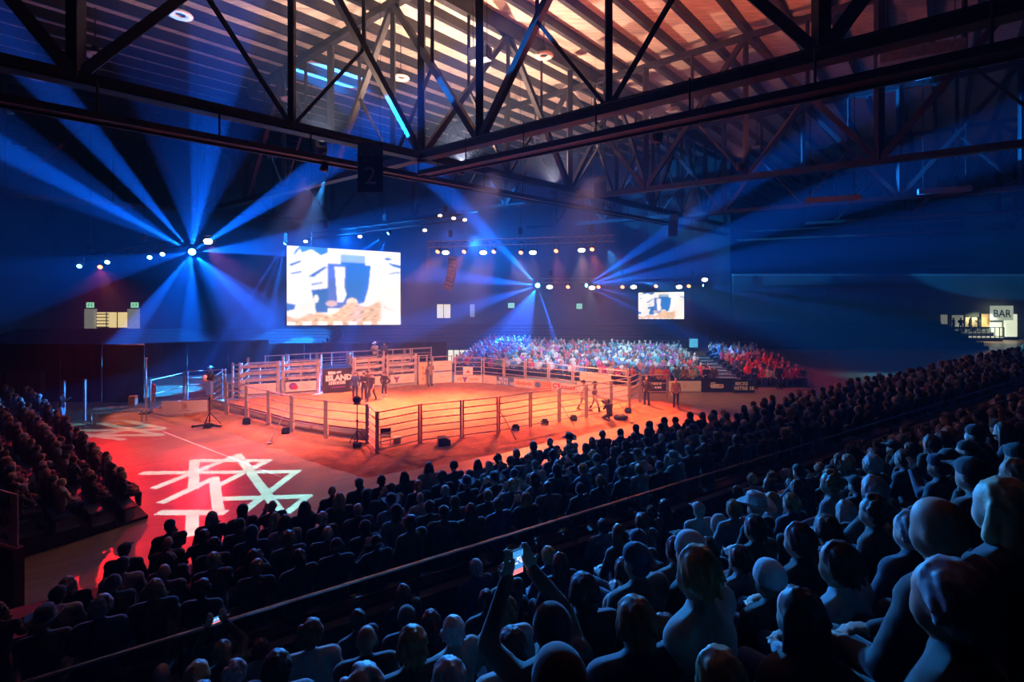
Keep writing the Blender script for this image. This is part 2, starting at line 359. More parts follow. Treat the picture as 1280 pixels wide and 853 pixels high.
# service catwalks under the truss lines
def catwalk(a, b, label):
    a = Vector(a); b = Vector(b); d = (b-a); L = d.length; d /= L; sx = d.cross(Vector((0, 0, 1)))
    root = thing('catwalk', label, 'catwalk', (a+b)/2)
    part(MB().bar(a, b, .7, .08), 'deck', M_truss, root)
    for s in (-1, 1):
        part(MB().bar(a+sx*.38*s-Vector((0, 0, .02)), b+sx*.38*s-Vector((0, 0, .02)), .08, .22), 'beam', M_truss, root)
        part(MB().bar(a+sx*.36*s+Vector((0, 0, 1.0)), b+sx*.36*s+Vector((0, 0, 1.0)), .05), 'handrail', M_truss, root)
    n = int(L/3.3)
    for i in range(n+1):
        p = a+d*(L*i/n)
        part(MB().bar(p+sx*.36, p+sx*.36+Vector((0, 0, 1.1)), .05), 'post', M_truss, root)
    return root
catwalk(RL(-14, 19.9, EYE+4.9), RL(64, 19.9, EYE+4.9), 'long catwalk under the main roof truss with blue light along its edge')
catwalk(RL(15.2, 19, EYE+4.9), RL(15.2, -14, EYE+4.9), 'catwalk under the cross truss leaving the numbered banner')
catwalk(RL(64, 19, EYE+4.2), RL(64, -38, EYE+4.2), 'far catwalk across the right end of the hall')
# roof bay banners
def bay_banner(c, rz, wd, ht, label, txt=None):
    root = thing('hanging_banner', label, 'banner', c-Vector((0, 0, ht)), rz=rz)
    Mx = Matrix.Translation(c) @ Matrix.Rotation(rz, 4, 'Z')
    part(MB().prism([(-wd/2, -ht*.28), (wd/2, -ht*.28), (wd/2, 0), (-wd/2, 0)], .03, Mx), 'top_panel', mat('mid_blue_fabric', (.05, .1, .2), .7), root)
    part(MB().prism([(-wd/2, -ht), (wd/2, -ht), (wd/2, -ht*.28), (-wd/2, -ht*.28)], .03, Mx), 'cloth', M_navy, root)
    part(MB().tube(Mx @ Vector((-wd/2-.05, 0, 0)), Mx @ Vector((wd/2+.05, 0, 0)), .03), 'top_bar', M_truss, root)
    for s in (-1, 1): part(MB().tube(Mx @ Vector((s*wd*.4, 0, 0)), Mx @ Vector((s*wd*.4, 0, ROOF_Z-.3-c.z)), .008, n=4), 'wire', M_truss, root)
    if txt:
        part(text_on(Mx, -wd*.1, -ht*.36, 'BAY', wd*.2, .02), 'lettering', mat('faded_grey_print', (.2, .24, .34), .7), root)
        part(text_on(Mx, 0, -ht*.68, txt, wd*1.0, .02), 'numeral', MATS['faded_grey_print'], root)
    return root
bay_banner(P(463, 178, 21), 0.05, 1.07, 2.15, 'navy hanging bay banner with a large numeral 2', '2')
bay_banner(P(841, 268, 46), -1.0, 1.07, 2.05, 'dark hanging banner, narrow edge-on, below the far end of the truss')
bay_banner(P(750, 221, 34), -.9, 1.1, 1.4, 'dark banner hanging inside the middle roof truss')
# ring-shaped high bay lamps
RINGS = [(225, 18, 'largest, nearest the top left'), (119, 69, 'second from the top left'), (47, 97, 'far upper left in the dark'), (6, 140, 'at the left edge of the roof'),
         (501, 97, 'left of the central vertical strut'), (361, 124, 'above the blue beams'), (680, 69, 'in the red-lit roof'), (841, 137, 'beyond the big cross chord'),
         (947, 184, 'in the dim right roof'), (820, 215, 'small, above the dark narrow banner'), (340, 196, 'small, over the left beams'), (422, 171, 'small, beside the numbered banner'),
         (885, 249, 'smallest, low among the right trusses')]
M_ringm = mat('pale_reflector', (.75, .6, .55), .5)
for (x, y, d) in RINGS:
    c = P(x, y, FPX*12.4/(HY-y))
    root = thing('ring_lamp', 'unlit ring-shaped high bay lamp '+d, 'lamp', c, 'ring-shaped roof lamps')
    prof = [(.2, .0), (.24, -.05), (.5, -.09), (.55, -.03), (.5, .05), (.3, .12)]
    part(MB().lathe(prof, c, n=20, closed=True), 'reflector', M_ringm, root, True)
    part(MB().lathe([(.05, .55), (.17, .5), (.19, .1), (.16, .02)], c, n=12), 'housing', M_black, root, True)
    part(MB().tube(c+Vector((0, 0, .5)), Vector((c.x, c.y, ROOF_Z-.3)), .03), 'stem', M_black, root)
# roof plant: ducts and boxes slung between the trusses
for (x, y, D, sz, lab) in [(600, 68, 26, (1.1, .6, .7), 'small black plant box slung under the purlins by the central strut'), (1150, 66, 22, (3.0, .6, .5), 'pale blue-grey duct in the dark upper right'),
                           (1040, 249, 34, (3.2, .4, .35), 'long purple-lit duct in the right roof'), (1180, 238, 36, (3.0, .5, .4), 'shorter purple-lit duct nearer the right wall')]:
    c = P(x, y, D); root = thing('roof_duct', lab, 'duct', c)
    R = Matrix.Rotation(-.5, 3, 'Z')
    part(MB().box(c, sz, R), 'casing', mat('duct_metal', (.3, .33, .38), .5, .3), root)
    for s in (-1, 1): part(MB().bar(c+R @ Vector((s*sz[0]*.4, 0, sz[2]/2)), c+R @ Vector((s*sz[0]*.4, 0, 0))+Vector((0, 0, ROOF_Z-.1-c.z)), .03), 'hanger', M_black, root)
    part(MB().box(c+R @ Vector((sz[0]*.5+.02, 0, 0)), (.06, sz[1]*.8, sz[2]*.8), R), 'grille', M_black, root)

# ------------------------------------------------------------------ lighting rigs
def box_truss(name, a, b, label, w=.42, hang=True, m=M_alu):
    a = Vector(a); b = Vector(b); d = b-a; L = d.length; d /= L; sx = d.cross(Vector((0, 0, 1))).normalized(); up = Vector((0, 0, 1))
    root = thing(name, label, 'lighting truss', (a+b)/2)
    cs = [sx*(i*w/2)+up*(j*w/2) for i, j in ((-1, -1), (1, -1), (1, 1), (-1, 1))]
    for c in cs: part(MB().tube(a+c, b+c, .03, n=6), 'chord', m, root)
    n = max(4, int(L/.6)); lac = MB()
    for i in range(n):
        p = a+d*(L*i/n); q = a+d*(L*(i+1)/n)
        for k in range(4):
            c0, c1 = cs[k], cs[(k+1) % 4]
            if i % 2: c0, c1 = c1, c0
            lac.tube(p+c0, q+c1, .016, n=4)
    lo = part(lac, 'lacing', m, root); lo['kind'] = 'stuff'
    if hang:
        for t in (.12, .5, .88):
            p = a+d*(L*t)+up*w/2; part(MB().tube(p, Vector((p.x, p.y, ROOF_Z-.5)), .015, n=4), 'hoist_chain', M_black, root)
            part(MB().box(p+Vector((0, 0, .55)), (.28, .28, .5)), 'hoist', M_black, root)
    return root
def lamp_mat(name, col, s):
    return mat(name, (.1, .1, .1), .3, 0, 0, 5, 0, col, s)
ML = {'white': lamp_mat('lamp_white', (1, .88, .7), 9), 'orange': lamp_mat('lamp_orange', (1, .25, .08), 6), 'blue': lamp_mat('lamp_blue', (.1, .5, 1), 14),
      'cyan': lamp_mat('lamp_cyan', (.35, .8, 1), 9), 'warm': lamp_mat('lamp_warm', (1, .7, .4), 7), 'hot': lamp_mat('lamp_hot', (1, .8, .6), 16), 'off': M_black}
def stage_light(c, aim, kind, label, r=.16, wide=1., group='stage lamps on the rigs', up=.62):
    c = Vector(c); aim = Vector(aim); d = (aim-c).normalized()
    root = thing('stage_light', label, 'stage light', c, group)
    R = d.to_track_quat('Z', 'Y').to_matrix()
    S_ = Matrix.Diagonal((wide, 1, 1))
    part(MB().lathe([(r*.5, -r*2.2), (r*.85, -r*2.0), (r*1.05, -r*.6), (r*1.1, 0), (r*.96, .01)], c-d*.02, R @ S_, 14), 'housing', M_black, root, True)
    part(MB().lathe([(r*.95, 0), (r*.7, r*.16), (r*.2, r*.22)], c-d*.005, R @ S_, 14), 'lens', ML[kind], root, True)
    yk = MB(); sx = d.cross(Vector((0, 0, 1))).normalized(); t = c-d*r+Vector((0, 0, up))
    for s in (-1, 1): yk.bar(c-d*r+sx*s*r*1.25*wide, t+sx*s*r*1.25*wide, .03)
    yk.bar(t-sx*r*1.3*wide, t+sx*r*1.3*wide, .04); yk.tube(t, t+Vector((0, 0, .12)), .03)
    part(yk, 'yoke', M_black, root)
    return root
box_truss('lighting_truss', P(536, 306, 36), P(768, 298, 35), 'aluminium box truss above the arena carrying white and orange lamps')
box_truss('lighting_truss', P(385, 296, 40), P(582, 271, 38), 'dark lighting truss climbing right above the large screen', m=M_black)
box_truss('lighting_truss', P(92, 325, 33), P(268, 298, 33), 'lighting truss on the far left behind the star of blue beams', m=M_black)
box_truss('lighting_truss', P(660, 351, 50.5), P(892, 350, 52), 'distant lighting truss over the far stand and small screen')
bt = thing('truss_drop', 'thin vertical truss leg at the left end of the lamp truss', 'truss leg', P(535, 343, 36))
for dx in (-.08, .08): part(MB().tube(P(535, 303, 36)+Vector((dx, 0, 0)), P(534, 344, 36)+Vector((dx, 0, 0)), .025, n=6), 'tube', M_alu, bt)
for i in range(6): part(MB().bar(P(535, 310+i*6, 36)+Vector((-.08, 0, 0)), P(534, 313+i*6, 36)+Vector((.08, 0, 0)), .02), 'rung', M_alu, bt)
ordw = ['first', 'second', 'third', 'fourth', 'fifth', 'sixth', 'seventh', 'eighth', 'ninth', 'tenth', 'eleventh', 'twelfth']
ctr = P(640, 520, 27)
wi = oi = 0
for (x, y, k) in [(547, 314, 'o'), (557, 315, 'w'), (580, 314, 'o'), (604, 315, 'w'), (617, 314, 'o'), (651, 315, 'o'), (666, 315, 'w'), (695, 313, 'o'), (727, 312, 'w'), (740, 311, 'o')]:
    c = P(x, y+1, 36-(x-536)/230)
    if k == 'w': stage_light(c, c+Vector((0, -6, -3)), 'white', 'bright white blinder lamp, %s from the left on the arena truss' % ordw[wi], .17, 1.6); wi += 1
    else: stage_light(c, c+Vector((-2, -5, -4)), 'orange', 'orange spot lamp, %s from the left on the arena truss' % ordw[oi], .16); oi += 1
for i, (x, y) in enumerate([(382, 302), (450, 296), (531, 288), (550, 270), (567, 273), (581, 275)]):
    c = P(x, y, 39.8-(x-385)/100); stage_light(c, c+Vector((1, -6, -3)), 'warm', 'small warm lamp, %s from the left on the dark truss above the screen' % ordw[i], .13, 1.3)
stage_light(LA, P(255, 460, 32), 'blue', 'blue beam lamp at the top left corner of the large screen', .12)
stage_light(LB, P(400, 350, 34), 'blue', 'blue beam lamp above the right half of the large screen', .13)
stage_light(HUB1, HUB1+Vector((5, -12, -3)), 'blue', 'brightest blue moving head lamp on the left truss', .24)
stage_light(P(260, 302, 33), P(420, 420, 15), 'hot', 'glaring warm white lamp just right of the brightest blue lamp', .2, 1.4)
for (x, y, k, lab) in [(99, 333, 'blue', 'small blue lamp at the left end of the left truss'), (125, 334, 'orange', 'orange lamp throwing a beam down on the left truss'), (134, 328, 'cyan', 'pale blue lamp beside the orange one on the left truss'),
                       (187, 322, 'cyan', 'cyan lamp left of the star of beams'), (203, 318, 'cyan', 'cyan lamp nearest the star of beams')]:
    c = P(x, y, 33); stage_light(c, c+Vector((3, -8, -4)), k, lab, .15)
stage_light(HUB2, HUB2+Vector((0, -12, -3)), 'blue', 'bright blue moving head at the left end of the distant truss', .26)
stage_light(HUB3, HUB3+Vector((8, -14, 3)), 'blue', 'blue moving head fanning beams to the right over the far stand', .2)
stage_light(HUB4, P(1010, 365, 44), 'cyan', 'small cyan lamp at the right end of the distant truss', .12)
wi = oi = 0
for (x, y, k) in [(687, 359, 'w'), (710, 359, 'o'), (740, 360, 'w'), (748, 359, 'o'), (778, 359, 'o'), (792, 359, 'w'), (820, 358, 'o'), (849, 359, 'w'), (861, 358, 'o'), (881, 350, 'w')]:
    c = P(x, y, 50.5+(x-660)/160)
    if k == 'w': stage_light(c, c+Vector((0, -6, -2)), 'white', 'white lamp, %s from the left on the distant truss' % ordw[wi], .2, 1.7); wi += 1
    else: stage_light(c, c+Vector((-2, -5, -3)), 'orange', 'orange lamp, %s from the left on the distant truss' % ordw[oi], .2); oi += 1
for k_, (q, c_, e) in enumerate(ADDED_UPL):  # housings made up for the added roof uplights
    stage_light(Vector((q[0], q[1], EYE+6.35)), (q[0], q[1], 30), 'off', 'added dark uplighter housing among the roof trusses, %s' % ['over the chutes', 'left of the central node', 'beyond the central node', 'on the cross chord to the right', 'in the red-lit right roof', 'far back over the wall doorways', 'far back over the far stand'][k_], .2, 1.3, 'added roof uplighters', -.4)
# beams of the small orange and white lamps in the haze
for (x, y, D, tx, ty, col, e, a) in [(547, 315, 35.6, 535, 345, ORANGE, 1500, 22), (580, 315, 35.6, 566, 345, ORANGE, 1500, 22), (604, 316, 35.6, 606, 350, WARM, 1500, 40), (617, 315, 35.4, 600, 345, ORANGE, 1800, 24), (651, 316, 35.3, 635, 345, ORANGE, 1500, 22),
                                  (695, 314, 35.2, 675, 345, ORANGE, 1800, 24), (727, 314, 35, 722, 350, WARM, 2500, 40), (740, 312, 35, 728, 350, ORANGE, 2500, 22), (125, 335, 32.8, 140, 375, ORANGE, 3000, 26),
                                  (736, 360, 50.6, 750, 430, WARM, 3000, 50), (820, 359, 51, 806, 380, ORANGE, 2000, 26), (861, 359, 51.5, 860, 380, ORANGE, 2000, 26)]:
    spot('lamp_beam', P(x, y, D), P(tx, ty, D-1), a, col, e*2, .5, .1)
# hanging line-array loudspeaker
la = thing('line_array', 'curved grey line array loudspeaker hanging below the lamp truss', 'loudspeaker', P(559, 364, 36))
for i in range(9):
    t = i/9; c = P(566-t*t*8, 323+i*4.6, 36); R = Matrix.Rotation(.1+.5*t*t, 3, 'Y') @ Matrix.Rotation(-.1-.25*t, 3, 'X')
    cb = part(MB().box(c, (.62, .42, .25), R), 'cabinet', mat('speaker_grey', (.12, .12, .13), .6), la)
    part(MB().box(c+R @ Vector((0, -.215, 0)), (.54, .02, .19), R), 'grille', mat('speaker_mesh', (.3, .3, .31), .6, .3), cb)
part(MB().bar(P(566, 323, 36), P(566, 303, 36), .05), 'bumper', M_black, la)

# ------------------------------------------------------------------ screens
def paint_screen(nx, nz):
    xs = (np.arange(nx)+.5)/nx; zs = (np.arange(nz)+.5)/nz; X, Z = np.meshgrid(xs, zs); Y = 1-Z     # Y measured down from the top
    c = np.ones((nz, nx, 3))*np.array([1.0, .97, .95])
    def poly(pts, col, k=1.):
        pts = np.array(pts); ins = np.zeros(X.shape, bool); j = len(pts)-1
        for i in range(len(pts)):
            (xi, yi), (xj, yj) = pts[i], pts[j]
            cond = ((yi > Y) != (yj > Y)) & (X < (xj-xi)*(Y-yi)/(yj-yi+1e-9)+xi); ins ^= cond; j = i
        c[ins] = c[ins]*(1-k)+np.array(col)*k
    def el(x, y, rx, ry, col, k=1.): m = ((X-x)/rx)**2+((Y-y)/ry)**2 < 1; c[m] = c[m]*(1-k)+np.array(col)*k
    blue = (.03, .18, .55); lb = (.35, .5, .72)
    poly([(.34, .2), (.72, .2), (.7, .5), (.66, .7), (.5, .78), (.34, .78)], (.1, .2, .62)); poly([(.5, .2), (.72, .2), (.7, .45), (.66, .68), (.5, .7)], blue)
    poly([(.35, .0), (.45, .0), (.45, .2), (.35, .2)], (1, .98, .96)); poly([(.45, .07), (.67, .07), (.67, .17), (.45, .17)], lb); poly([(.45, .17), (.67, .17), (.67, .21), (.45, .21)], blue)
    poly([(.2, .55), (.34, .52), (.34, .84), (.24, .84)], blue)
    poly([(.395, .24), (.49, .24), (.48, .5), (.5, .6), (.47, .7), (.42, .7), (.41, .5)], (1, .96, .95))
    for p in ([(.04, .15), (.1, .04), (.14, .0), (.1, .0), (.07, .05)], [(.02, .23), (.12, .17), (.11, .2), (.03, .26)], [(.03, .34), (.12, .31), (.12, .33), (.03, .36)], [(.17, .38), (.3, .25), (.33, .25), (.22, .38)],
              [(.2, .47), (.3, .44), (.29, .46), (.2, .49)], [(.1, .0), (.34, .0), (.34, .06), (.28, .1), (.2, .03), (.12, .08)], [(.0, .72), (.07, .74), (.06, .8), (.0, .82)]): poly(p, blue)
    el(.24, .66, .02, .05, (1, 1, 1))
    el(.88, .1, .04, .015, blue); poly([(.87, .15), (1, .18), (1, .22), (.93, .2)], blue); poly([(.85, .33), (.92, .28), (1, .27), (1, .285), (.92, .3)], (.25, .35, .5))
    el(.93, .75, .085, .05, (.45, .45, .45)); el(.935, .745, .083, .045, (1, .98, .95))
    el(.37, .72, .05, .04, (.75, .5, .55)); el(.55, .7, .05, .06, (.95, .75, .6))
    g = np.clip((Y-(.86-.16*np.clip((X-.25)/.35, 0, 1)+.04*np.sin(X*21)))/.03, 0, 1)*np.clip((.83-X)/.04, 0, 1)
    nz_ = .5+.5*np.sin(X*70+9*np.sin(Y*30+X*8))*np.sin(Y*66+X*25)
    dirt = np.array([1, .66, .45])[None, None]*(.55+.6*nz_[..., None]); dirt[nz_ < .12] = (.5, .2, .1)
    c = c*(1-g[..., None])+np.clip(dirt, 0, 1.1)*g[..., None]
    c[Y > .955] = np.where((np.sin(X*48) > -.2)[Y > .955][:, None], 1., c[Y > .955])
    poly([(.1, .7), (.23, .7), (.23, .86), (.1, .85)], (.95, .93, .9))
    for _ in range(1):
        p = np.pad(c, ((1, 1), (1, 1), (0, 0)), 'edge'); c = sum(p[i:i+nz, j:j+nx] for i in range(3) for j in range(3))/9
    return c*(.93+.07*np.sin(X*9+Y*5)[..., None])
M_screen = mat_attr('screen_pixels', .4, 1.25)
def led_screen(c00, c10, c11, c01, nx, nz, label):     # corners: bottom left, bottom right, top right, top left
    c00, c10, c11, c01 = map(Vector, (c00, c10, c11, c01)); mid = (c00+c10)/2
    root = thing('led_screen', label, 'screen', mid)
    nrm = (c10-c00).cross(c01-c00).normalized()
    mb = MB(); mb.add([c00.lerp(c10, i/nx).lerp(c01.lerp(c11, i/nx), j/nz)+nrm*.01 for j in range(nz+1) for i in range(nx+1)],
                      [(j*(nx+1)+i, j*(nx+1)+i+1, (j+1)*(nx+1)+i+1, (j+1)*(nx+1)+i) for j in range(nz) for i in range(nx)])
    o = part(mb, 'display', M_screen, root); colr = paint_screen(nx, nz).reshape(-1, 3)
    at = o.data.color_attributes.new('Col', 'FLOAT_COLOR', 'CORNER'); arr = np.ones((nx*nz, 4, 4), np.float32); arr[:, :, :3] = colr[:, None, :]
    at.data.foreach_set('color', arr.ravel())
    B = [c00, c10, c11, c01]; cs = []
    for k in range(4): part(MB().bar(B[k]-nrm*.08, B[(k+1) % 4]-nrm*.08, .12, .16), 'frame', M_black, root)
    bk = MB(); bk.add([p-nrm*.02 for p in B]+[p-nrm*.2 for p in B], [(0, 1, 2, 3), (7, 6, 5, 4), (0, 4, 5, 1), (1, 5, 6, 2), (2, 6, 7, 3), (3, 7, 4, 0)]); part(bk, 'back_panel', M_black, root)
    for t in (.2, .8):
        p = c01.lerp(c11, t); part(MB().tube(p, Vector((p.x, p.y, ROOF_Z-.5)), .02, n=4), 'hanger', M_black, root)
    return root
DL, DR = 37., 40.9
led_screen(P(358.5, 407, DL), P(500.5, 406, DR), P(500.5, 316, DR), P(358.5, 307, DL), 160, 110, 'large bright hanging screen showing boots and dirt close up')
led_screen(P(798, 399, 55), P(855, 399, 55), P(855, 365, 55), P(798, 366, 55), 90, 54, 'small far screen showing the same picture over the stand')
# ------------------------------------------------------------------ arena dirt
DIRT = [PF(*p).to_2d() for p in [(228, 521), (278, 537), (340, 560.5), (399, 581), (438, 593), (461, 598), (500, 591.5), (560, 580), (640, 563.5), (715, 547), (790, 530), (860, 513), (868, 508), (845, 502),
                                 (800, 500), (740, 494), (660, 484), (603, 477), (540, 478), (470, 484), (400, 490), (300, 498), (240, 512)]]
def poly_sd(px, py, poly):
    d = np.full(px.shape, 1e9); ins = np.zeros(px.shape, bool); n = len(poly)
    for i in range(n):
        ax, ay = poly[i]; bx, by = poly[(i+1) % n]; ex, ey = bx-ax, by-ay
        t = np.clip(((px-ax)*ex+(py-ay)*ey)/(ex*ex+ey*ey), 0, 1)
        d = np.minimum(d, np.hypot(px-ax-t*ex, py-ay-t*ey))
        ins ^= ((ay > py) != (by > py)) & (px < ex*(py-ay)/(ey+1e-12)+ax)
    return np.where(ins, d, -d)
gx = np.arange(-22, 14, .2); gy = np.arange(18, 40, .2); GX, GY = np.meshgrid(gx, gy)
SD = poly_sd(GX, GY, DIRT)
HZ = np.zeros(GX.shape)
for j in range(GX.shape[0]):
    for i in range(GX.shape[1]):
        if SD[j, i] > -1: HZ[j, i] = mnoise.fractal(Vector((GX[j, i]*.9, GY[j, i]*.9, 3)), 1, 2, 4)
def dirt_h(sd, nz): return np.clip(sd*.22, -.06, .13)+nz*.035*np.clip(sd/.5+.3, 0, 1)
HZ = dirt_h(SD+HZ*.12, HZ)
mb = MB(); ids = -np.ones(GX.shape, int)
for j in range(GX.shape[0]-1):
    for i in range(GX.shape[1]-1):
        if max(SD[j, i], SD[j+1, i], SD[j, i+1], SD[j+1, i+1]) > -.3:
            q = []
            for (b, a) in ((j, i), (j, i+1), (j+1, i+1), (j+1, i)):
                if ids[b, a] < 0: ids[b, a] = len(mb.v); mb.v.append((GX[b, a], GY[b, a], HZ[b, a]))
                q.append(ids[b, a])
            mb.f.append(tuple(q)); mb.mi.append(0)
do = mb.build('arena_dirt', MATS['arena_dirt'], smooth=True); do['kind'] = 'stuff'; tag(do, 'raked red-brown dirt spread over the arena floor', 'dirt')
GZ = .1                                            # walking level on the dirt
# court lines on the wood floor
for k, (a, b, wd) in enumerate([((204, 540), (352, 597), .06), ((560, 600), (700, 566), .06), ((420, 640), (600, 588), .05)]):
    A, B = PF(*a), PF(*b); z = Vector((0, 0, .004)); struct(MB().bar(A+z, B+z, wd, .006).build('trim_%d' % (k+3), M_white))

# ------------------------------------------------------------------ fence panels
def fence_panel(a, b, label, nrail=6, h=1.88, m=M_rail, z0=.08, group='steel fence panels round the dirt', posts=(1, 1), rr=.032):
    a = Vector((a[0], a[1], z0)); b = Vector((b[0], b[1], z0)); d = (b-a).normalized()
    root = thing('fence_panel', label, 'fence panel', (a+b)/2, group)
    a2 = a+d*.06; b2 = b-d*.06; up = Vector((0, 0, 1))
    for p, on in ((a2, posts[0]), (b2, posts[1])):
        if on: part(MB().bar(p-up*.06, p+up*(h+.05), .085, .085), 'post', m, root)
    for i in range(nrail):
        z = up*(h*(.1+.9*i/(nrail-1))); part(MB().tube(a2+z, b2+z, rr, n=6), 'rail', m, root)
    return root
FL = [(262, 516), (283, 520.6), (308, 527.5), (335.5, 535), (364.4, 543.8), (407, 551.5), (459.5, 558)]
FR = [(525, 557.5), (577.5, 551), (623, 545), (663, 537.5), (699, 531), (733, 525.3), (764, 519), (787, 513)]
BR = [(604, 480.5), (630, 483.6), (656.5, 486.8), (685.6, 490), (716, 494), (750, 498.3), (786, 503)]
on = lambda i: ordw[i]
FLp = [PF(*p) for p in FL]; FRp = [PF(*p) for p in FR]; BRp = [PF(*p) for p in BR]
for i in range(len(FLp)-1): fence_panel(FLp[i], FLp[i+1], 'steel fence panel on the left front side, %s from the far left gate' % on(i), 5)
c1, c2 = PF(459.5, 558), PF(471, 570.5)
fence_panel(c1, c2, 'short fence panel turned towards the viewer at the front corner', 6)
fence_panel(c2, FRp[0], 'fence panel right of the front corner beside the folding chair', 6)
for i in range(len(FRp)-1): fence_panel(FRp[i], FRp[i+1], 'steel fence panel on the right front side, %s from the chair' % on(i), 6)
for i in range(len(BRp)-1): fence_panel(BRp[i], BRp[i+1], 'fence panel on the far right side, %s from the white corner banner' % on(i), 6, m=M_chute)
e1, e2, e3 = PF(800, 505.5), PF(835, 505), PF(786, 503)
fence_panel(FRp[-1], e1, 'narrow end panel closing the right corner of the arena', 6)
fence_panel(e1, e2, 'four-rail gate standing open at the right end of the dirt', 4, 1.75)
fence_panel(PF(568, 480), PF(603, 480.5), 'far corner fence panel behind the white logo banner', 6, m=M_chute)
fence_panel(PF(187, 516), PF(231, 503), 'open gate frame at the far left with few rails', 3, 1.9, z0=0)
fence_panel(PF(233, 503), PF(279, 500), 'five-rail panel behind the cream banner at far left', 5, 1.95, z0=.02)
fence_panel(PF(264, 515.5), PF(282, 501), 'panel leading back from the tall lamp stand to the chutes', 6, 1.95)
# raking braces behind some panels
for (p, q, h, lab) in [((364.4, 543.8), (337, 556), 1.8, 'diagonal brace pole leaning outward on the left front fence'), ((623, 545), (646, 553), 1.4, 'thin diagonal brace behind the floor lamp on the right front fence'),
                       ((699, 531), (719, 537), 1.3, 'thin diagonal brace further along the right front fence'), ((764, 519), (789, 529), 1.4, 'diagonal brace beside the kneeling camera operator')]:
    A = PF(*p); B = PF(*q); r = thing('brace', lab, 'brace', (B.x, B.y, .08))
    part(MB().tube(Vector((A.x, A.y, h)), Vector((B.x, B.y, .08)), .025, n=6), 'pole', M_rail, r)
    part(MB().box((B.x, B.y, .1), (.22, .22, .03)), 'foot_plate', M_rail, r)

# ------------------------------------------------------------------ printed banners
def banner(a, b, z0, z1, label, m=M_cream, off=.05, name='sponsor_banner', group=None, tilt=0):
    a = Vector((a[0], a[1], 0)); b = Vector((b[0], b[1], 0)); L = (b-a).length
    Mx = frame_M(a, b, z0, off)
    root = thing(name, label, 'banner', Mx.translation, group)
    h = z1-z0
    part(MB().prism([(-L/2, 0), (L/2, 0), (L/2, h), (-L/2, h)], .02, Mx), 'sheet', m, root)
    for s in (-1, 1): part(MB().prism([(s*L/2-.02, 0), (s*L/2+.02, 0), (s*L/2+.02, h), (s*L/2-.02, h)], .026, Mx), 'edge_hem', m, root)
    return root, Mx, L, h
def shape(root, Mx, pts, m, name='logo', d=.013): 
    T = Mx @ Matrix.Translation((0, -d, 0)); part(MB().prism(pts, .004, T), name, m, root)
def oval(x, z, rx, rz, n=14, a0=0, a1=2*PI): return [(x+rx*math.cos(a0+(a1-a0)*i/n), z+rz*math.sin(a0+(a1-a0)*i/n)) for i in range(n)]
def ring_logo(root, Mx, x, z, r, m):
    for k, (dx, dz, q) in enumerate(((-.35*r, .5*r, .42*r), (.3*r, .45*r, .34*r), (-.25*r, -.4*r, .48*r), (.4*r, -.3*r, .4*r))):
        mb = MB(); T = Mx @ Matrix.Translation((x+dx, -.013, z+dz)) @ Matrix.Rotation(PI/2, 4, 'X')
        mb.lathe([(q, -.002), (q, .002), (q*.72, .002), (q*.72, -.002)], (0, 0, 0), None, 14, True); mb.v = [tuple(T @ Vector(v)) for v in mb.v]
        part(mb, 'logo_ring', m, root)
def dashes(root, Mx, x0, x1, z, hgt, m, n=6):
    w_ = (x1-x0)/n
    mb = MB()
    for i in range(n):
        f = .55+.3*((i*37) % 5)/5
        mb.prism([(x0+i*w_, z-hgt/2), (x0+i*w_+w_*f, z-hgt/2), (x0+i*w_+w_*f, z+hgt/2), (x0+i*w_, z+hgt/2)], .004, Mx @ Matrix.Translation((0, -.013, 0)))
    part(mb, 'print_line', m, root)['kind'] = 'stuff'
# left end banner
r, Mx, L, h = banner(PF(204, 518.5), PF(260, 516.5), .06, .8, 'long cream banner with a red ring logo at the far left end', off=.12)
ring_logo(r, Mx, 0, h*.58, .2, M_redprint); dashes(r, Mx, -.3, .3, h*.22, .04, M_redprint, 7)
# cream strip inside the left front fence
for i in range(len(FLp)-1):
    a, b = FLp[i], FLp[i+1]; d = (b-a).normalized()
    r, Mx, L, h = banner(a+d*.12, b-d*.12, .2, .78, 'cream banner strip inside the left front fence, %s from the far left gate' % on(i), off=-.1, group='cream strips along the left front fence')
    if i == 4: ring_logo(r, Mx, .1, h*.55, .16, M_orange)
    if i in (1, 3): dashes(r, Mx, -.3, .3, h*.5, .06, M_orange, 5)
# far right side banners
def along(run, t):           # point at parameter t (0..n) on a run
    i = min(int(t), len(run)-2); f = t-i; return run[i].lerp(run[i+1], f)
r, Mx, L, h = banner(along(BRp, .05), along(BRp, .68), .1, .72, 'cream banner with a thin arc drawing, far fence', off=.12)
for k in range(7): shape(r, Mx, oval(-L*.35+k*L*.1, h*(.55+.25*math.sin(k*.5)), .05, .02, 8), M_orange, 'stroke')
shape(r, Mx, oval(-L*.3, h*.25, .08, .03, 8), M_grey, 'stroke')
r, Mx, L, h = banner(along(BRp, .7), along(BRp, 1.5), .1, .74, 'blue hardware store banner with white lettering, far fence', M_blueprint, off=.12)
part(text_on(Mx, -L*.1, h*.74, 'BECKS', .26, .014, .01), 'lettering', M_white, r); part(text_on(Mx, 0, h*.3, 'MITRE 10', .34, .014, .012), 'lettering', M_white, r)
r, Mx, L, h = banner(along(BRp, 1.52), along(BRp, 2.4), .1, .72, 'cream banner with flowing orange script, far fence', off=.12)
for k in range(9): shape(r, Mx, oval(-L*.36+k*L*.09, h*.52, L*.045, h*.2*(1+.4*math.sin(k*2)), 9), M_orange, 'script_stroke')
r, Mx, L, h = banner(along(BRp, 2.42), along(BRp, 3.15), .1, .72, 'orange banner with a small blue oval, far fence', M_orange, off=.12)
shape(r, Mx, oval(-L*.28, h*.55, .22, .2), M_blueprint); dashes(r, Mx, -L*.1, L*.4, h*.35, .06, M_cream, 5)
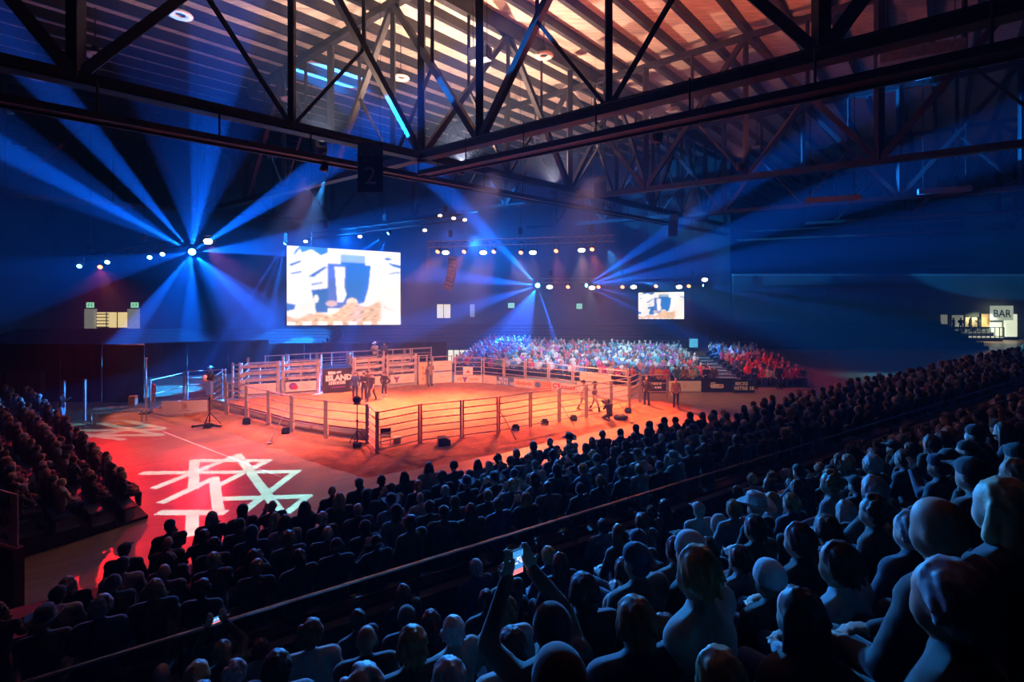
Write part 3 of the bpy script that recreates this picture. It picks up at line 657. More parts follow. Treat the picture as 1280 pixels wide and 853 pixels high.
r, Mx, L, h = banner(along(BRp, 3.17), along(BRp, 4.15), .08, .76, 'cream banner with red CT LINDSAY lettering, far fence', off=.12)
part(text_on(Mx, -L*.3, h*.62, 'CT', .44, .014, .02), 'lettering', M_redprint, r); part(text_on(Mx, L*.14, h*.55, 'LINDSAY', .3, .014, .012), 'lettering', M_redprint, r)
r, Mx, L, h = banner(along(BRp, 4.2), along(BRp, 5.96), .08, 1.0, 'large plain cream banner at the right end of the far fence', off=.12)
dashes(r, Mx, -L*.1, L*.2, h*.4, .08, M_orange, 6); shape(r, Mx, oval(-L*.3, h*.5, .2, .12), M_grey)
r, Mx, L, h = banner(along(BRp, 4.3), along(BRp, 5.4), 1.08, 1.6, 'upper cream banner tied on the rails above the large one', off=.12); dashes(r, Mx, -L*.3, L*.3, h*.5, .05, M_orange, 8)
# far corner banners
r, Mx, L, h = banner(PF(568.5, 480), PF(602.5, 480.5), .1, .68, 'cream corner banner with a small purple bull head', off=.12)
def bull(root, Mx, x, z, s, m):
    shape(root, Mx, [(x-.5*s, z+.6*s), (x-.25*s, z+.35*s), (x+.25*s, z+.35*s), (x+.5*s, z+.6*s), (x+.38*s, z+.1*s), (x+.2*s, z-.1*s), (x+.16*s, z-.55*s), (x-.16*s, z-.55*s), (x-.2*s, z-.1*s), (x-.38*s, z+.1*s)], m, 'bull_head')
bull(r, Mx, -L*.12, h*.5, .4, M_purple); dashes(r, Mx, -L*.4, -L*.22, h*.5, .2, M_orange, 3); dashes(r, Mx, L*.05, L*.4, h*.5, .16, M_orange, 6)
r, Mx, L, h = banner(PF(579.5, 480.2), PF(591, 480.3), .72, 1.3, 'square white banner with a red maple-like mark above the corner banner', M_white, off=.14)
shape(r, Mx, [(-.16, .2), (-.05, .22), (0, .42), (.06, .26), (.2, .2), (.06, .14), (-.1, .12)], M_redprint)

# ------------------------------------------------------------------ bucking chutes
def chute(a, b, label, h=2.1, bann=True, deep=2.2):
    a = Vector((a[0], a[1], .05)); b = Vector((b[0], b[1], .05)); d = (b-a).normalized(); bk = Vector((-d.y, d.x, 0)); up = Vector((0, 0, 1))
    root = thing('bucking_chute', label, 'cattle chute', (a+b)/2)
    for p in (a+d*.1, b-d*.1):
        for q, s in ((p, .18), (p+bk*deep, .12)): part(MB().bar(q, q+up*(h+.25), s, s), 'post', M_chute, root)
        for i in range(4): part(MB().bar(p+up*(.5+i*.5), p+bk*deep+up*(.5+i*.5), .05, .09), 'side_rail', M_chute, root)
    for i in range(5):
        z = up*(.28+(h-.28)*i/4); part(MB().bar(a+d*.1+z, b-d*.1+z, .06, .2), 'gate_slat', M_chute, root)
    for i in range(4):
        z = up*(.45+i*.5); part(MB().bar(a+d*.1+bk*deep+z, b-d*.1+bk*deep+z, .05, .12), 'rear_slat', M_chute, root)
    m_ = (a+b)/2; part(MB().bar(m_+up*.15, m_+up*(h+.1), .1, .08), 'gate_stile', M_chute, root)
    part(MB().bar(a+up*.12, b+up*.12, .05, .24), 'kick_board', M_chute, root)
    part(MB().box(a+d*.35+up*1.1-bk*.05, (.12, .12, .25)), 'latch', M_alu, root)
    return root
CH = [((299, 500.5), (350, 497)), ((352, 497), (400, 493.8)), ((441, 491), (481, 487)), ((483, 486.8), (521.5, 483.5))]
labs = ['leftmost bucking chute with slatted gate', 'bucking chute left of the black banner', 'bucking chute behind the group of men in black', 'bucking chute behind the bull head banner']
CHp = [(PF(*a), PF(*b)) for a, b in CH]
for (a, b), l in zip(CHp, labs): chute(a, b, l)
for k, (a, b) in enumerate(CHp):
    d = (b-a).normalized()
    r, Mx, L, h = banner(a+d*.3, b-d*.25, .38, 1.02, ['pale banner on the leftmost chute gate', 'cream banner with purple and pink round logo on the chute gate', 'red lettered banner on the chute behind the men in black', 'cream banner with a purple bull head on the chute gate'][k], off=.16)
    if k == 1:
        shape(r, Mx, oval(-L*.27, h*.56, .26, .24), M_purple); shape(r, Mx, oval(-L*.2, h*.42, .17, .15), M_redprint, 'logo_patch', .016)
        for q in range(3): dashes(r, Mx, 0, L*(.2+.07*q), h*(.72-.2*q), .05, M_grey, 5)
    elif k == 3: bull(r, Mx, -L*.26, h*.5, .42, M_purple); dashes(r, Mx, 0, L*.36, h*.34, .05, M_grey, 6); dashes(r, Mx, L*.06, L*.3, h*.6, .04, M_orange, 3)
    elif k == 2: part(text_on(Mx, L*.1, h*.5, 'S', .4, .014, .02), 'lettering', M_redprint, r)
    else:
        for q in range(5): shape(r, Mx, [(L*(-.1+.07*q), h*.2), (L*(-.08+.07*q), h*.2), (L*(-.08+.07*q), h*.8), (L*(-.1+.07*q), h*.8)], M_chute, 'print_bar')
# black banner between the chutes
r, Mx, L, h = banner(PF(404, 494.5), PF(438.5, 491.5), .06, 1.78, 'large black banner with white ISLAND lettering between the chutes', M_blackv, off=.1)
part(text_on(Mx, L*.06, h*.62, 'ISLAND', .5, .014, .03), 'lettering', M_white, r); dashes(r, Mx, -L*.3, L*.32, h*.43, .22, M_white, 9)
shape(r, Mx, [(-L*.32, h*.78), (-L*.06, h*.78), (-L*.06, h*.88), (-L*.34, h*.9)], M_white, 'small_lettering_block'); shape(r, Mx, [(-L*.04, h*.8), (L*.14, h*.8), (L*.16, h*.9), (-L*.02, h*.88)], mat('pale_teal_print', (.4, .65, .7), .5), 'small_lettering_block')
dashes(r, Mx, -L*.2, L*.3, h*.26, .09, M_purple, 7)
# narrow yellow gate banner and the two-board gate to its right
for (a, b, z0, z1, lab, m) in [((524, 483.2), (533.5, 482.4), .15, 1.75, 'narrow upright yellow banner on the out gate', mat('yellow_vinyl', (.85, .58, .3), .5, 0, .05)), ((541, 481.6), (563.5, 480), .15, .95, 'lower cream board on the gate right of the man in khaki', M_cream), ((541, 481.6), (563.5, 480), 1.05, 1.78, 'upper cream board on the gate right of the man in khaki', M_cream)]:
    r, Mx, L, h = banner(PF(*a), PF(*b), z0, z1, lab, m, off=.13)
    if 'upright' in lab:
        for q in range(3): shape(r, Mx, oval(-L*.05, h*(.25+.25*q), .09, .14, 8), M_orange, 'mark')
    else: dashes(r, Mx, -L*.15, L*.2, h*.55, .06, M_orange, 5)
fence_panel(PF(522.5, 483.4), PF(534.5, 482.4), 'narrow out gate frame holding the yellow banner', 5, 2.15, M_chute)
fence_panel(PF(540, 481.8), PF(565.5, 479.8), 'gate frame holding two cream boards near the far corner', 5, 2.0, M_chute)
# loading tower at the left end of the chutes
a = PF(291, 501); tw = thing('loading_tower', 'narrow tall ladder frame at the left end of the chutes', 'frame', a)
for dx in (0, .45): part(MB().bar(a+Vector((dx, 0, .05)), a+Vector((dx, 0, 2.45)), .1, .1), 'upright', M_chute, tw)
for i in range(8): part(MB().bar(a+Vector((0, 0, .35+i*.28)), a+Vector((.45, 0, .35+i*.28)), .05, .06), 'rung', M_chute, tw)
for i in range(4): part(MB().prism([(-.16, 0), (.16, 0), (.12, .24), (-.12, .24)], .03, Matrix.Translation(a+Vector((.75, -.2, .3+i*.42)))), 'cream_flag', M_cream, tw)
# walkway behind the chutes with rails
pa, pb = CHp[0][0]+Vector((0, 3.2, 0)), CHp[3][1]+Vector((.6, 3.2, 0))
wk = thing('chute_walkway', 'raised walkway with rails behind the bucking chutes', 'platform', (pa+pb)/2)
part(MB().bar(pa+Vector((0, 0, 1.2)), pb+Vector((0, 0, 1.2)), 1.4, .12), 'deck', M_seat, wk)
n = 8; dd = (pb-pa)/n; bk = Vector((-dd.y, dd.x, 0)).normalized()
for i in range(n+1):
    p = pa+dd*i
    for s in (-.6, .6): part(MB().bar(p+bk*s, p+bk*s+Vector((0, 0, 1.2 if s < 0 else 2.3)), .07), 'post', M_chute, wk)
for z in (1.7, 2.25): part(MB().tube(pa+bk*.6+Vector((0, 0, z)), pb+bk*.6+Vector((0, 0, z)), .03, n=6), 'rail', M_chute, wk)
# holding pens beyond
for i in range(5):
    a = CHp[0][0].lerp(CHp[3][1], i/5)+Vector((0, 6.5, 0)); b = CHp[0][0].lerp(CHp[3][1], (i+1)/5)+Vector((0, 6.5, 0))
    fence_panel(a, b, 'holding pen panel far behind the chutes, %s from the left' % on(i), 5, 1.9, M_rail, 0, 'holding pen panels')

# ------------------------------------------------------------------ stands, lamps and boxes round the dirt
def tripod_lamp(base, h, label, wheels=False, lampr=.17):
    b = Vector(base); root = thing('tripod_lamp', label, 'lamp stand', b)
    part(MB().tube(b+Vector((0, 0, .15)), b+Vector((0, 0, h*.6)), .035, n=8), 'lower_pole', M_black, root)
    part(MB().tube(b+Vector((0, 0, h*.55)), b+Vector((0, 0, h)), .024, n=8), 'upper_pole', M_black, root)
    for k in range(3):
        t = 2*PI*k/3+.5; e = b+Vector((math.cos(t)*.55, math.sin(t)*.55, .02))
        part(MB().tube(b+Vector((0, 0, .75)), e, .02, n=6), 'leg', M_black, root); part(MB().tube(b+Vector((0, 0, .28)), b.lerp(e, .55)+Vector((0, 0, .22)), .012, n=5), 'strut', M_black, root)
    part(MB().tube(b+Vector((0, 0, h*.56)), b+Vector((0, 0, h*.6)), .06, n=8), 'collar', M_black, root)
    c = b+Vector((0, 0, h+.12)); hd = part(MB().lathe([(lampr*.6, -.2), (lampr, -.12), (lampr*1.05, .14), (lampr*.7, .2)], c, Matrix.Rotation(1.2, 3, 'X'), 14), 'lamp_head', M_black, root, True)
    part(MB().box(c+Vector((0, 0, -.2)), (.34, .1, .06)), 'bracket', M_black, root)
    if wheels:
        part(MB().box(b+Vector((.1, -.3, .12)), (.35, .25, .2)), 'ballast', M_black, root)
    return root
b = PF(446.5, 560); b.z = .1
tripod_lamp(b, 2.05, 'black tripod lamp standing inside the front corner of the dirt', True)
b = PF(262, 533); tp = tripod_lamp(b, 2.55, 'tall wheeled lamp stand with pale round head on the wood floor', True, .2)
part(MB().ell(b+Vector((-.12, -.1, 2.62)), (.2, .16, .2)), 'reflector', M_cream, tp, True)
part(MB().box(b+Vector((0, 0, 2.1)), (.25, .25, .75)), 'control_box', M_blueprint, tp)
for k in range(3):
    e = b+Vector((-.75+.75*k, -.25+.3*(k % 2), .06)); part(MB().bar(b+Vector((0, 0, .1)), e, .08, .08), 'base_arm', M_black, tp); part(MB().lathe([(.07, -.03), (.07, .03)], e, Matrix.Rotation(PI/2, 3, 'Y'), 10), 'wheel', M_black, tp)
def floor_lamp(x, y, label, w_=.28, z=.1):
    c = PF(x, y); root = thing('floor_lamp', label, 'floor light', (c.x, c.y, z))
    R = Matrix.Rotation(-.45, 3, 'X'); p = Vector((c.x, c.y, z+.2))
    part(MB().box(p, (w_, .2, .24), R), 'housing', M_black, root); part(MB().box(p+R @ Vector((0, .105, 0)), (w_*.8, .02, .18), R), 'lens', mat('dark_glass', (.05, .06, .09), .1), root)
    for s in (-1, 1): part(MB().bar((c.x+s*w_*.55, c.y, z), (c.x+s*w_*.55, c.y, z+.25), .03, .1), 'bracket', M_black, root)
    part(MB().box((c.x, c.y, z+.02), (w_*1.15, .22, .03)), 'base', M_black, root)
for (x, y, l) in [(308, 533, 'black floor lamp outside the left front fence near the gate'), (357, 545.5, 'black floor lamp beside the leaning brace on the left'), (644.5, 541, 'small blue-grey floor lamp at the second right front post'), (681, 534, 'small floor lamp between right front fence posts'),
                  (717, 529, 'floor lamp at the foot of the thin brace on the right'), (785, 519, 'black floor lamp at the right end of the front fence')]: floor_lamp(x, y, l)
c = PF(555, 560); sp = thing('monitor_speaker', 'black wedge loudspeaker lying on the dirt outside the fence', 'loudspeaker', (c.x, c.y, .1))
Mx = Matrix.Translation((c.x, c.y, .1)) @ Matrix.Rotation(.3, 4, 'Z')
part(MB().prism([(-.28, 0), (.28, 0), (.28, .3), (.05, .42), (-.28, .42)], .45, Mx), 'cabinet', M_black, sp); part(MB().prism([(-.22, .06), (.22, .06), (.22, .26), (.02, .36), (-.22, .36)], .47, Mx), 'grille', mat('speaker_cloth', (.03, .03, .035), .9), sp)
# folding chair
c = PF(482, 560); ch = thing('folding_chair', 'black folding chair on the dirt by the front corner fence', 'chair', (c.x, c.y, .1), rz=.25)
Mc = Matrix.Translation((c.x, c.y, .1)) @ Matrix.Rotation(.25, 4, 'Z'); V = lambda x, y, z: Mc @ Vector((x, y, z))
Rz = Matrix.Rotation(.25, 3, 'Z')
part(MB().box(V(0, 0, .46), (.46, .42, .04), Rz), 'seat', M_blackv, ch); part(MB().box(V(0, -.24, .76), (.46, .04, .28), Rz), 'backrest', M_blackv, ch)
for s in (-1, 1):
    part(MB().tube(V(s*.23, -.26, .92), V(s*.23, .22, 0), .014, n=6), 'leg', M_black, ch); part(MB().tube(V(s*.21, .2, .46), V(s*.21, -.22, 0), .014, n=6), 'leg', M_black, ch)
part(MB().tube(V(-.21, -.14, .12), V(.21, -.14, .12), .012, n=6), 'stretcher', M_black, ch)
c = PF(497, 557); bx_ = thing('crate', 'small pale crate on the dirt beside the folding chair', 'crate', (c.x, c.y, .1))
part(MB().box((c.x, c.y, .26), (.36, .3, .3)), 'body', M_cream, bx_)
for s in (-1, 1): part(MB().box((c.x, c.y+s*.155, .38), (.38, .02, .05)), 'lid_lip', M_cream, bx_)
# truss bench on the left floor with a laptop-like case on it
a, b2 = PF(117, 531), PF(180, 527); ta = a+Vector((0, 0, .75)); tb_ = b2+Vector((0, 0, .75))
tbn = box_truss('truss_table', ta, tb_, 'low table made of blue-lit box truss on the far left floor', .26, False); tbn['category'] = 'table'
for p in (a, b2):
    for s in (-.12, .12): part(MB().bar(p+Vector((s, 0, 0)), p+Vector((s, 0, .65)), .05), 'leg', M_alu, tbn)
c = ta.lerp(tb_, .78)+Vector((0, 0, .16)); cs = thing('equipment_case', 'upright orange-brown case standing on the truss table', 'case', c)
part(MB().box(c+Vector((0, 0, .28)), (.36, .22, .54)), 'body', mat('tan_case', (.45, .25, .14), .6), cs); part(MB().box(c+Vector((0, 0, .57)), (.16, .05, .03)), 'handle', M_black, cs)
for s in (-1, 1): part(MB().box(c+Vector((s*.17, -.115, .28)), (.03, .02, .5)), 'edge_trim', M_alu, cs)
# tall pole and gate frames at far left
p = PF(182.5, 517); po = thing('marker_pole', 'tall thin white pole left of the chutes', 'pole', p)
part(MB().tube(p, p+Vector((0, 0, 3.2)), .05, n=8), 'pole', M_white, po); part(MB().tube(p+Vector((0, 0, 3.2)), p+Vector((0, 0, 3.27)), .08, n=8), 'cap', M_white, po); part(MB().box(p+Vector((0, 0, .03)), (.5, .5, .06)), 'base', M_black, po)
p = PF(190, 516); po = thing('hose_rack', 'pole with a red and grey extinguisher tube at the far left gate', 'fire extinguisher', p)
part(MB().tube(p+Vector((0, 0, .02)), p+Vector((0, 0, 1.75)), .04), 'post', M_rail, po); part(MB().cap(p+Vector((.16, -.05, 1.25)), p+Vector((.16, -.05, 1.65)), .09, .09), 'red_tank', M_redprint, po); part(MB().cap(p+Vector((.16, -.05, .7)), p+Vector((.16, -.05, 1.1)), .07, .07), 'grey_tank', M_grey, po)
for (x0, x1, yb, ht, lab) in [(80, 106, 526, 2.3, 'dark goal-like door frame behind the standing camera operator'), (0, 50, 511, 2.3, 'dark frame with a curtain at the far left edge')]:
    a, b = PF(x0, yb), PF(x1, yb); g = thing('frame_gate', lab, 'frame', (a+b)/2)
    for q in (a, b): part(MB().bar(q, q+Vector((0, 0, ht)), .1), 'upright', M_alu if x0 else M_black, g)
    part(MB().bar(a+Vector((0, 0, ht)), b+Vector((0, 0, ht)), .1), 'crossbar', M_black, g)
    if x0 == 0:
        mb = MB(); n = 40
        vs = [a.lerp(b, i/n)+Vector((0, .3+.07*math.sin(i*1.9), z)) for z in (.1, ht-.05) for i in range(n+1)]
        mb.add(vs, [(i, i+1, n+2+i, n+1+i) for i in range(n)]); part(mb, 'curtain', M_blackv, g)
# ------------------------------------------------------------------ barrier boards before the far stand
def board(x0, x1, y, h, label, m, off=0):
    return banner(PF(x0, y), PF(x1, y), .05, h, label, m, off=off, name='barrier_board')
r, Mx, L, h = board(836, 876, 490.5, .78, 'cream barrier board with a red ring logo before the far stand', M_cream); ring_logo(r, Mx, 0, h*.55, .2, M_orange)
r, Mx, L, h = board(877, 916, 491, 1.0, 'black barrier board with a small pale emblem before the far stand', M_blackv)
shape(r, Mx, [(-.5, .5), (-.2, .56), (.42, .52), (.46, .36), (.36, .26), (-.4, .26), (-.48, .36)], M_cream, 'emblem'); shape(r, Mx, [(-.44, .56), (-.1, .62), (-.12, .68), (-.46, .64)], M_cream, 'emblem')
shape(r, Mx, oval(.22, .42, .11, .05), M_redprint, 'emblem_mark', .016)
r, Mx, L, h = board(917, 943, 492, .95, 'dark blue barrier board with pale MITRE 10 lettering before the stand stairs', M_navy)
part(text_on(Mx, -L*.12, h*.68, 'BECKS', .3, .014, .012), 'lettering', M_cream, r); part(text_on(Mx, 0, h*.32, 'MITRE 10', .34, .014, .014), 'lettering', M_cream, r)
r, Mx, L, h = board(803, 834, 492, .95, 'black board with white print behind the open right gate', M_blackv); dashes(r, Mx, -L*.3, L*.3, h*.7, .16, M_white, 5); dashes(r, Mx, -L*.1, L*.3, h*.4, .14, M_white, 4)
# big faint sign at the lower left
A = P(-22, 668, 11.5); B = P(25.5, 662, 11.0)
r, Mx, L, h = banner(A, B, A.z, A.z+1.18, 'unlit pale sign with red and green swirl at the lower left edge', M_white, name='wall_sign')
part(text_on(Mx, L*.1, h*.78, 'chill', .42, .014, .012), 'lettering', M_navy, r); part(text_on(Mx, L*.12, h*.14, 'to the', .2, .014, .005), 'lettering', M_navy, r)
mb = MB(); 
for k in range(16): 
    t = k/16*2*PI*1.3; q = .2*(1-k/30); shape(r, Mx, oval(L*.18+q*math.cos(t), h*.45+q*.8*math.sin(t), .06, .05, 8), M_redprint if k < 8 else M_green, 'swirl', .013+.0005*k)
part(MB().prism([(-L/2-.1, -1.9), (L/2+.05, -1.9), (L/2+.05, -.02), (-L/2-.1, -.02)], .2, Mx), 'plinth', M_tier, r)

# black drapes closing off the floor behind the pens
def drape(a, b, h, label):
    a = Vector((a.x, a.y, 0)); b = Vector((b.x, b.y, 0)); L = (b-a).length; d = (b-a)/L; nn = Vector((-d.y, d.x, 0)); n = int(L/.22)
    root = thing('black_drape', label, 'curtain', (a+b)/2)
    seg = max(1, round(L/3)); per = n//seg
    for k in range(seg):
        mb = MB(); vs = []
        for (zz, am) in ((0.02, .09), (h*.5, .07), (h, .04)):
            for i in range(per+1): t = (k*per+i)/(seg*per); vs.append(a+d*(L*t)+nn*(am*math.sin(i*1.7+k))+Vector((0, 0, zz)))
        m_ = per+1; mb.add(vs, [(r_*m_+i, r_*m_+i+1, (r_+1)*m_+i+1, (r_+1)*m_+i) for r_ in range(2) for i in range(per)]); part(mb, 'panel', mat('black_serge', (.004, .0045, .006), 1., 0, .2, 6, 0, None, 0, .05), root, True)
    part(MB().tube(a+Vector((0, 0, h)), b+Vector((0, 0, h)), .04, n=6), 'top_pipe', M_black, root)
    for k in range(seg+1): p = a.lerp(b, k/seg)+nn*.12; part(MB().tube(p, p+Vector((0, 0, h)), .03, n=6), 'upright', M_black, root)
drape(P(-30, 500, 31.8), P(181, 500, 31.2), 3.7, 'tall black drape behind the far left floor and truss table')
drape(P(181, 480, 39), P(335, 480, 41), 2.7, 'black drape behind the far left pens')
drape(P(335, 480, 44.5), P(558, 480, 45.5), 1.9, 'low black drape far behind the bucking chutes')
# ------------------------------------------------------------------ lit openings in the far walls
M_lit = mat('lit_room', (.6, .55, .35), .7, 0, .2, 3., 0, (1, .85, .45), .8)
M_litg = mat('grey_glow', (.5, .5, .48), .7, 0, .2, 3., 0, (.7, .8, .75), .2)
M_litw = mat('lit_white_panel', (.8, .85, .8), .6, 0, .1, 3., 0, (.85, 1, .9), .9)
M_exit = mat('exit_sign_green', (.1, .6, .35), .5, 0, .1, 3., 0, (.35, 1, .75), .7)
def opening(x0, x1, y0, y1, D, m, label, name='lit_window', mull=1, cat='window'):
    a = P(x0, y1, D); b = P(x1, y0, D); w_ = b.x-a.x; h_ = b.z-a.z
    root = thing(name, label, cat, ((a.x+b.x)/2, D, a.z))
    for i in range(mull):
        part(MB().box((a.x+w_*(i+.5)/mull, D-.06, a.z+h_/2), (w_/mull-.06, .06, h_)), 'pane', m, root)
    for i in range(mull+1): part(MB().box((a.x+w_*i/mull, D-.08, a.z+h_/2), (.09, .14, h_+.1)), 'frame', M_black, root)
    for z in (a.z, b.z): part(MB().box((a.x+w_/2, D-.08, z), (w_+.1, .14, .09)), 'frame', M_black, root)
    return root
opening(546, 563.5, 380, 398, WALL_D, M_lit, 'pair of yellow lit doorways in the far wall', mull=2)
opening(587, 594, 380, 397, WALL_D, M_litg, 'single grey lit doorway in the far wall')
def exit_sign(x, y, D, label, w_=1.1, h_=.6):
    c = P(x, y, D); root = thing('exit_sign', label, 'exit sign', c-Vector((0, 0, h_/2)))
    part(MB().box(c, (w_, .14, h_)), 'case', M_black, root); part(MB().box(c+Vector((0, -.08, 0)), (w_*.92, .03, h_*.86)), 'face', M_exit, root)
    T = Matrix.Translation(c+Vector((0, -.1, 0)))
    for s in (-.22, .18):
        mb = MB(); mb.cap(c+Vector((s, -.1, -.1)), c+Vector((s+.05, -.1, .05)), .05, .05, 6); mb.ell(c+Vector((s+.07, -.1, .15)), (.05, .03, .05)); part(mb, 'running_figure', M_white, root)
    if D > 60: part(MB().bar(c+Vector((0, 0, 0)), c+Vector((0, WALL_D-D, 0)), .12), 'bracket', M_black, root)
    else: part(MB().bar(c-Vector((0, 0, h_/2)), Vector((c.x, c.y, 0)), .06), 'post', M_black, root)
    return root
exit_sign(639, 382, WALL_D-.3, 'lit exit sign on the far wall left of centre', .9, .75)
exit_sign(724, 383, WALL_D-.3, 'lit exit sign on the far wall below the blue fan of beams', .8, .8)
exit_sign(726, 428, 50, 'small lit exit sign low behind the far stand', .35, .45)
exit_sign(113.5, 381.5, WALL_D-.3, 'left green exit sign over the far left doorway', 1.1, .8)
exit_sign(169, 381.5, WALL_D-.3, 'right green exit sign over the far left doorway', 1.1, .8)
for (x, l) in ((113.5, 'left pale pillar beside the far left doorway'), (167, 'right pale pillar beside the far left doorway')):
    c = P(x, 385, WALL_D-.3); pl_ = thing('pillar', l, 'pillar', (c.x, c.y, 0)); part(MB().box((c.x, c.y, c.z/2), (1.25, .5, c.z)), 'shaft', M_litg, pl_); part(MB().box((c.x, c.y, c.z-.06), (1.4, .56, .12)), 'cap', M_black, pl_)  # pillar shafts carry a faint glow in their material, though no lamps
dw = opening(120.5, 161, 390, 410, WALL_D, M_lit, 'lit far left doorway with slatted shutter', mull=3)
for i in range(5): part(MB().bar(P(120.5, 393+i*4, WALL_D-.2), P(136, 393+i*4, WALL_D-.2), .1, .12), 'slat', M_black, dw)
kk = opening(560, 589, 437, 455, 46, M_litw, 'bright white lit kiosk behind the chutes', 'lit_kiosk', 4, 'kiosk')
part(MB().box(P(575, 456, 46.2)-Vector((0, 0, .6)), (2.6, .6, 1.3)), 'counter', M_black, kk)
cs_ = P(867, 429, 46); sg = thing('lit_sign', 'small cyan lit sign standing above the far stand', 'sign', cs_-Vector((0, 0, 1)))
part(MB().box(cs_, (.75, .12, .8)), 'face', mat('cyan_sign', (.2, .5, .6), .5, 0, .1, 3, 0, (.1, .6, .9), .45), sg); part(MB().bar(cs_-Vector((0, 0, .4)), cs_-Vector((0, 0, 2.4)), .08), 'post', M_black, sg); part(MB().box(cs_+Vector((0, -.07, .1)), (.5, .02, .08)), 'print', M_white, sg)
# ---- bar: sign, lit columns, counter, openings
opening(1174, 1184, 393, 411, BW-.1, M_litg, 'narrow grey-green window left of the bar')
opening(1188, 1204, 393.5, 409, BW-.1, M_litg, 'grey window with drinkers in front, bar end', mull=1)
opening(1205, 1221, 396, 409, BW-.1, M_lit, 'yellow lit bar hatch with bottles', mull=2)
opening(1225, 1238, 392, 409, BW-.1, mat('amber_wall', (.6, .4, .18), .7, 0, .2, 2, 0, (1, .6, .2), .35), 'amber lit panel beside the bar sign')
a, b = P(1238, 400.5, BW-.9), P(1266, 382.5, BW-.9)
Mx = frame_M((a.x, a.y), (b.x, b.y), a.z); W_, H_ = b.x-a.x, b.z-a.z
bs = thing('bar_sign', 'white sign with navy BAR lettering on the right', 'sign', Mx.translation)
part(MB().prism([(-W_/2, 0), (W_/2, 0), (W_/2, H_), (-W_/2, H_)], .12, Mx), 'face', mat('bar_sign_white', (.8, .85, .8), .6, 0, .05, 2, 0, (.8, 1, .9), .4), bs)
part(text_on(Mx, 0, H_*.44, 'BAR', H_*.72, .065, .015, .95), 'lettering', mat('navy_ink', (.01, .03, .12), .6), bs)
for s in (-1, 1): part(MB().bar(Mx @ Vector((s*W_*.3, .1, 0)), Mx @ Vector((s*W_*.3, .8, 0)), .06), 'bracket', M_black, bs)
for (x0, x1, y0, y1, l) in [(1238.5, 1251, 403, 420, 'left glowing white column under the bar sign'), (1256, 1270, 393, 421, 'right glowing white column beside the bar sign')]:
    c0, c1_ = P(x0, y1, BW-.4), P(x1, y0, BW-.4); g = thing('glowing_column', l, 'lit column', ((c0.x+c1_.x)/2, c0.y, c0.z))
    part(MB().box((c0+c1_)/2, (c1_.x-c0.x, .3, c1_.z-c0.z)), 'panel', M_litw, g); part(MB().box(((c0.x+c1_.x)/2, BW-.4, c0.z-.5), (c1_.x-c0.x+.2, .5, 1.0)), 'foot', M_black, g)
c0, c1_ = P(1188, 424, BW-1.6), P(1250, 409, BW-1.6)
bc = thing('bar_counter', 'dark bar counter with railing in front of the lit hatch', 'counter', ((c0.x+c1_.x)/2, c0.y, 0))
part(MB().box(((c0.x+c1_.x)/2, BW-1.6, c0.z/2+.1), (c1_.x-c0.x, .7, c0.z+.2)), 'base', M_black, bc); part(MB().box(((c0.x+c1_.x)/2, BW-1.6, c0.z+.22), (c1_.x-c0.x+.2, .9, .1)), 'top', M_litg, bc)  # counter top glows faintly by its material, standing in for light on it
for i in range(12): x = c0.x+(c1_.x-c0.x)*i/11; part(MB().bar((x, BW-2.1, c0.z), (x, BW-2.1, c1_.z), .06), 'baluster', M_black, bc)
part(MB().bar((c0.x, BW-2.1, c1_.z), (c1_.x, BW-2.1, c1_.z), .08), 'handrail', M_black, bc)
for i in range(7):
    c = Vector((P(1206, 408, BW).x+i*.22, BW-.3, P(1206, 408.6, BW).z)); tag(MB().lathe([(.045, 0), (.05, .16), (.045, .2), (.018, .27), (.018, .36)], c, None, 8).build('bottle', mat('bottle_glass_%d' % (i % 3), [(.4, .2, .03), (.05, .25, .08), (.5, .45, .4)][i % 3], .2)), 'small bottle in the yellow bar hatch, %s from the left' % ordw[i], 'bottle', 'bottles in the bar hatch')
spot('bar_lamp', P(1246, 388, BW-2.5), P(1230, 415, BW-1), 110, (.85, 1, .85), 900, .8, .1)
# dark empty seating bank under the far wall (kept low and dark)
def bank(x0, x1, y, n, label, depth=.9, rise=.42, z0=0.):
    root = thing('empty_seating', label, 'seating', ((x0+x1)/2, y, 0))
    for i in range(n):
        part(MB().box(((x0+x1)/2, y+i*depth, (z0+rise*(i+1))/2), (x1-x0, depth, z0+rise*(i+1))), 'tier', M_tier, root)
        part(MB().box(((x0+x1)/2, y+i*depth+.1, z0+rise*(i+1)+.22), (x1-x0-.4, .36, .44)), 'seat_row', M_seat, root)
    return root
bank(-58, -20, 50, 7, 'dark empty seating bank at the far left below the exit doors', 1.2, .2)
bank(-19.4, 20, 53, 7, 'dark empty seating bank below the lit doorways in the middle', 1.1, .24)
bank(24, 52, 54, 7, 'dark empty seating bank at the far right left of the bar', .9, .3)

# ------------------------------------------------------------------ people
mat_objcol('cloth', .85, .25, 25, .15, .2); mat_objcol('skin', .55, .08, 12, .05); mat_objcol('hair', .55, .4, 60, .5); mat_objcol('shoe', .5, .2, 10, .05)
def remesh(mb, name, vox, m, smooth=2, keep=None):
    me = mb.mesh('tmp'); o = bpy.data.objects.new('tmp', me); COL.objects.link(o)
    r = o.modifiers.new('r', 'REMESH'); r.mode = 'VOXEL'; r.voxel_size = vox
    if smooth: s = o.modifiers.new('s', 'SMOOTH'); s.iterations = smooth; s.factor = .5
    if keep: dcm = o.modifiers.new('d', 'DECIMATE'); dcm.ratio = keep
    dg = bpy.context.evaluated_depsgraph_get(); out = bpy.data.meshes.new_from_object(o.evaluated_get(dg)); out.name = name
    bpy.data.objects.remove(o); bpy.data.meshes.remove(me)
    out.materials.clear(); out.materials.append(MATS[m]); out.shade_smooth(); return out
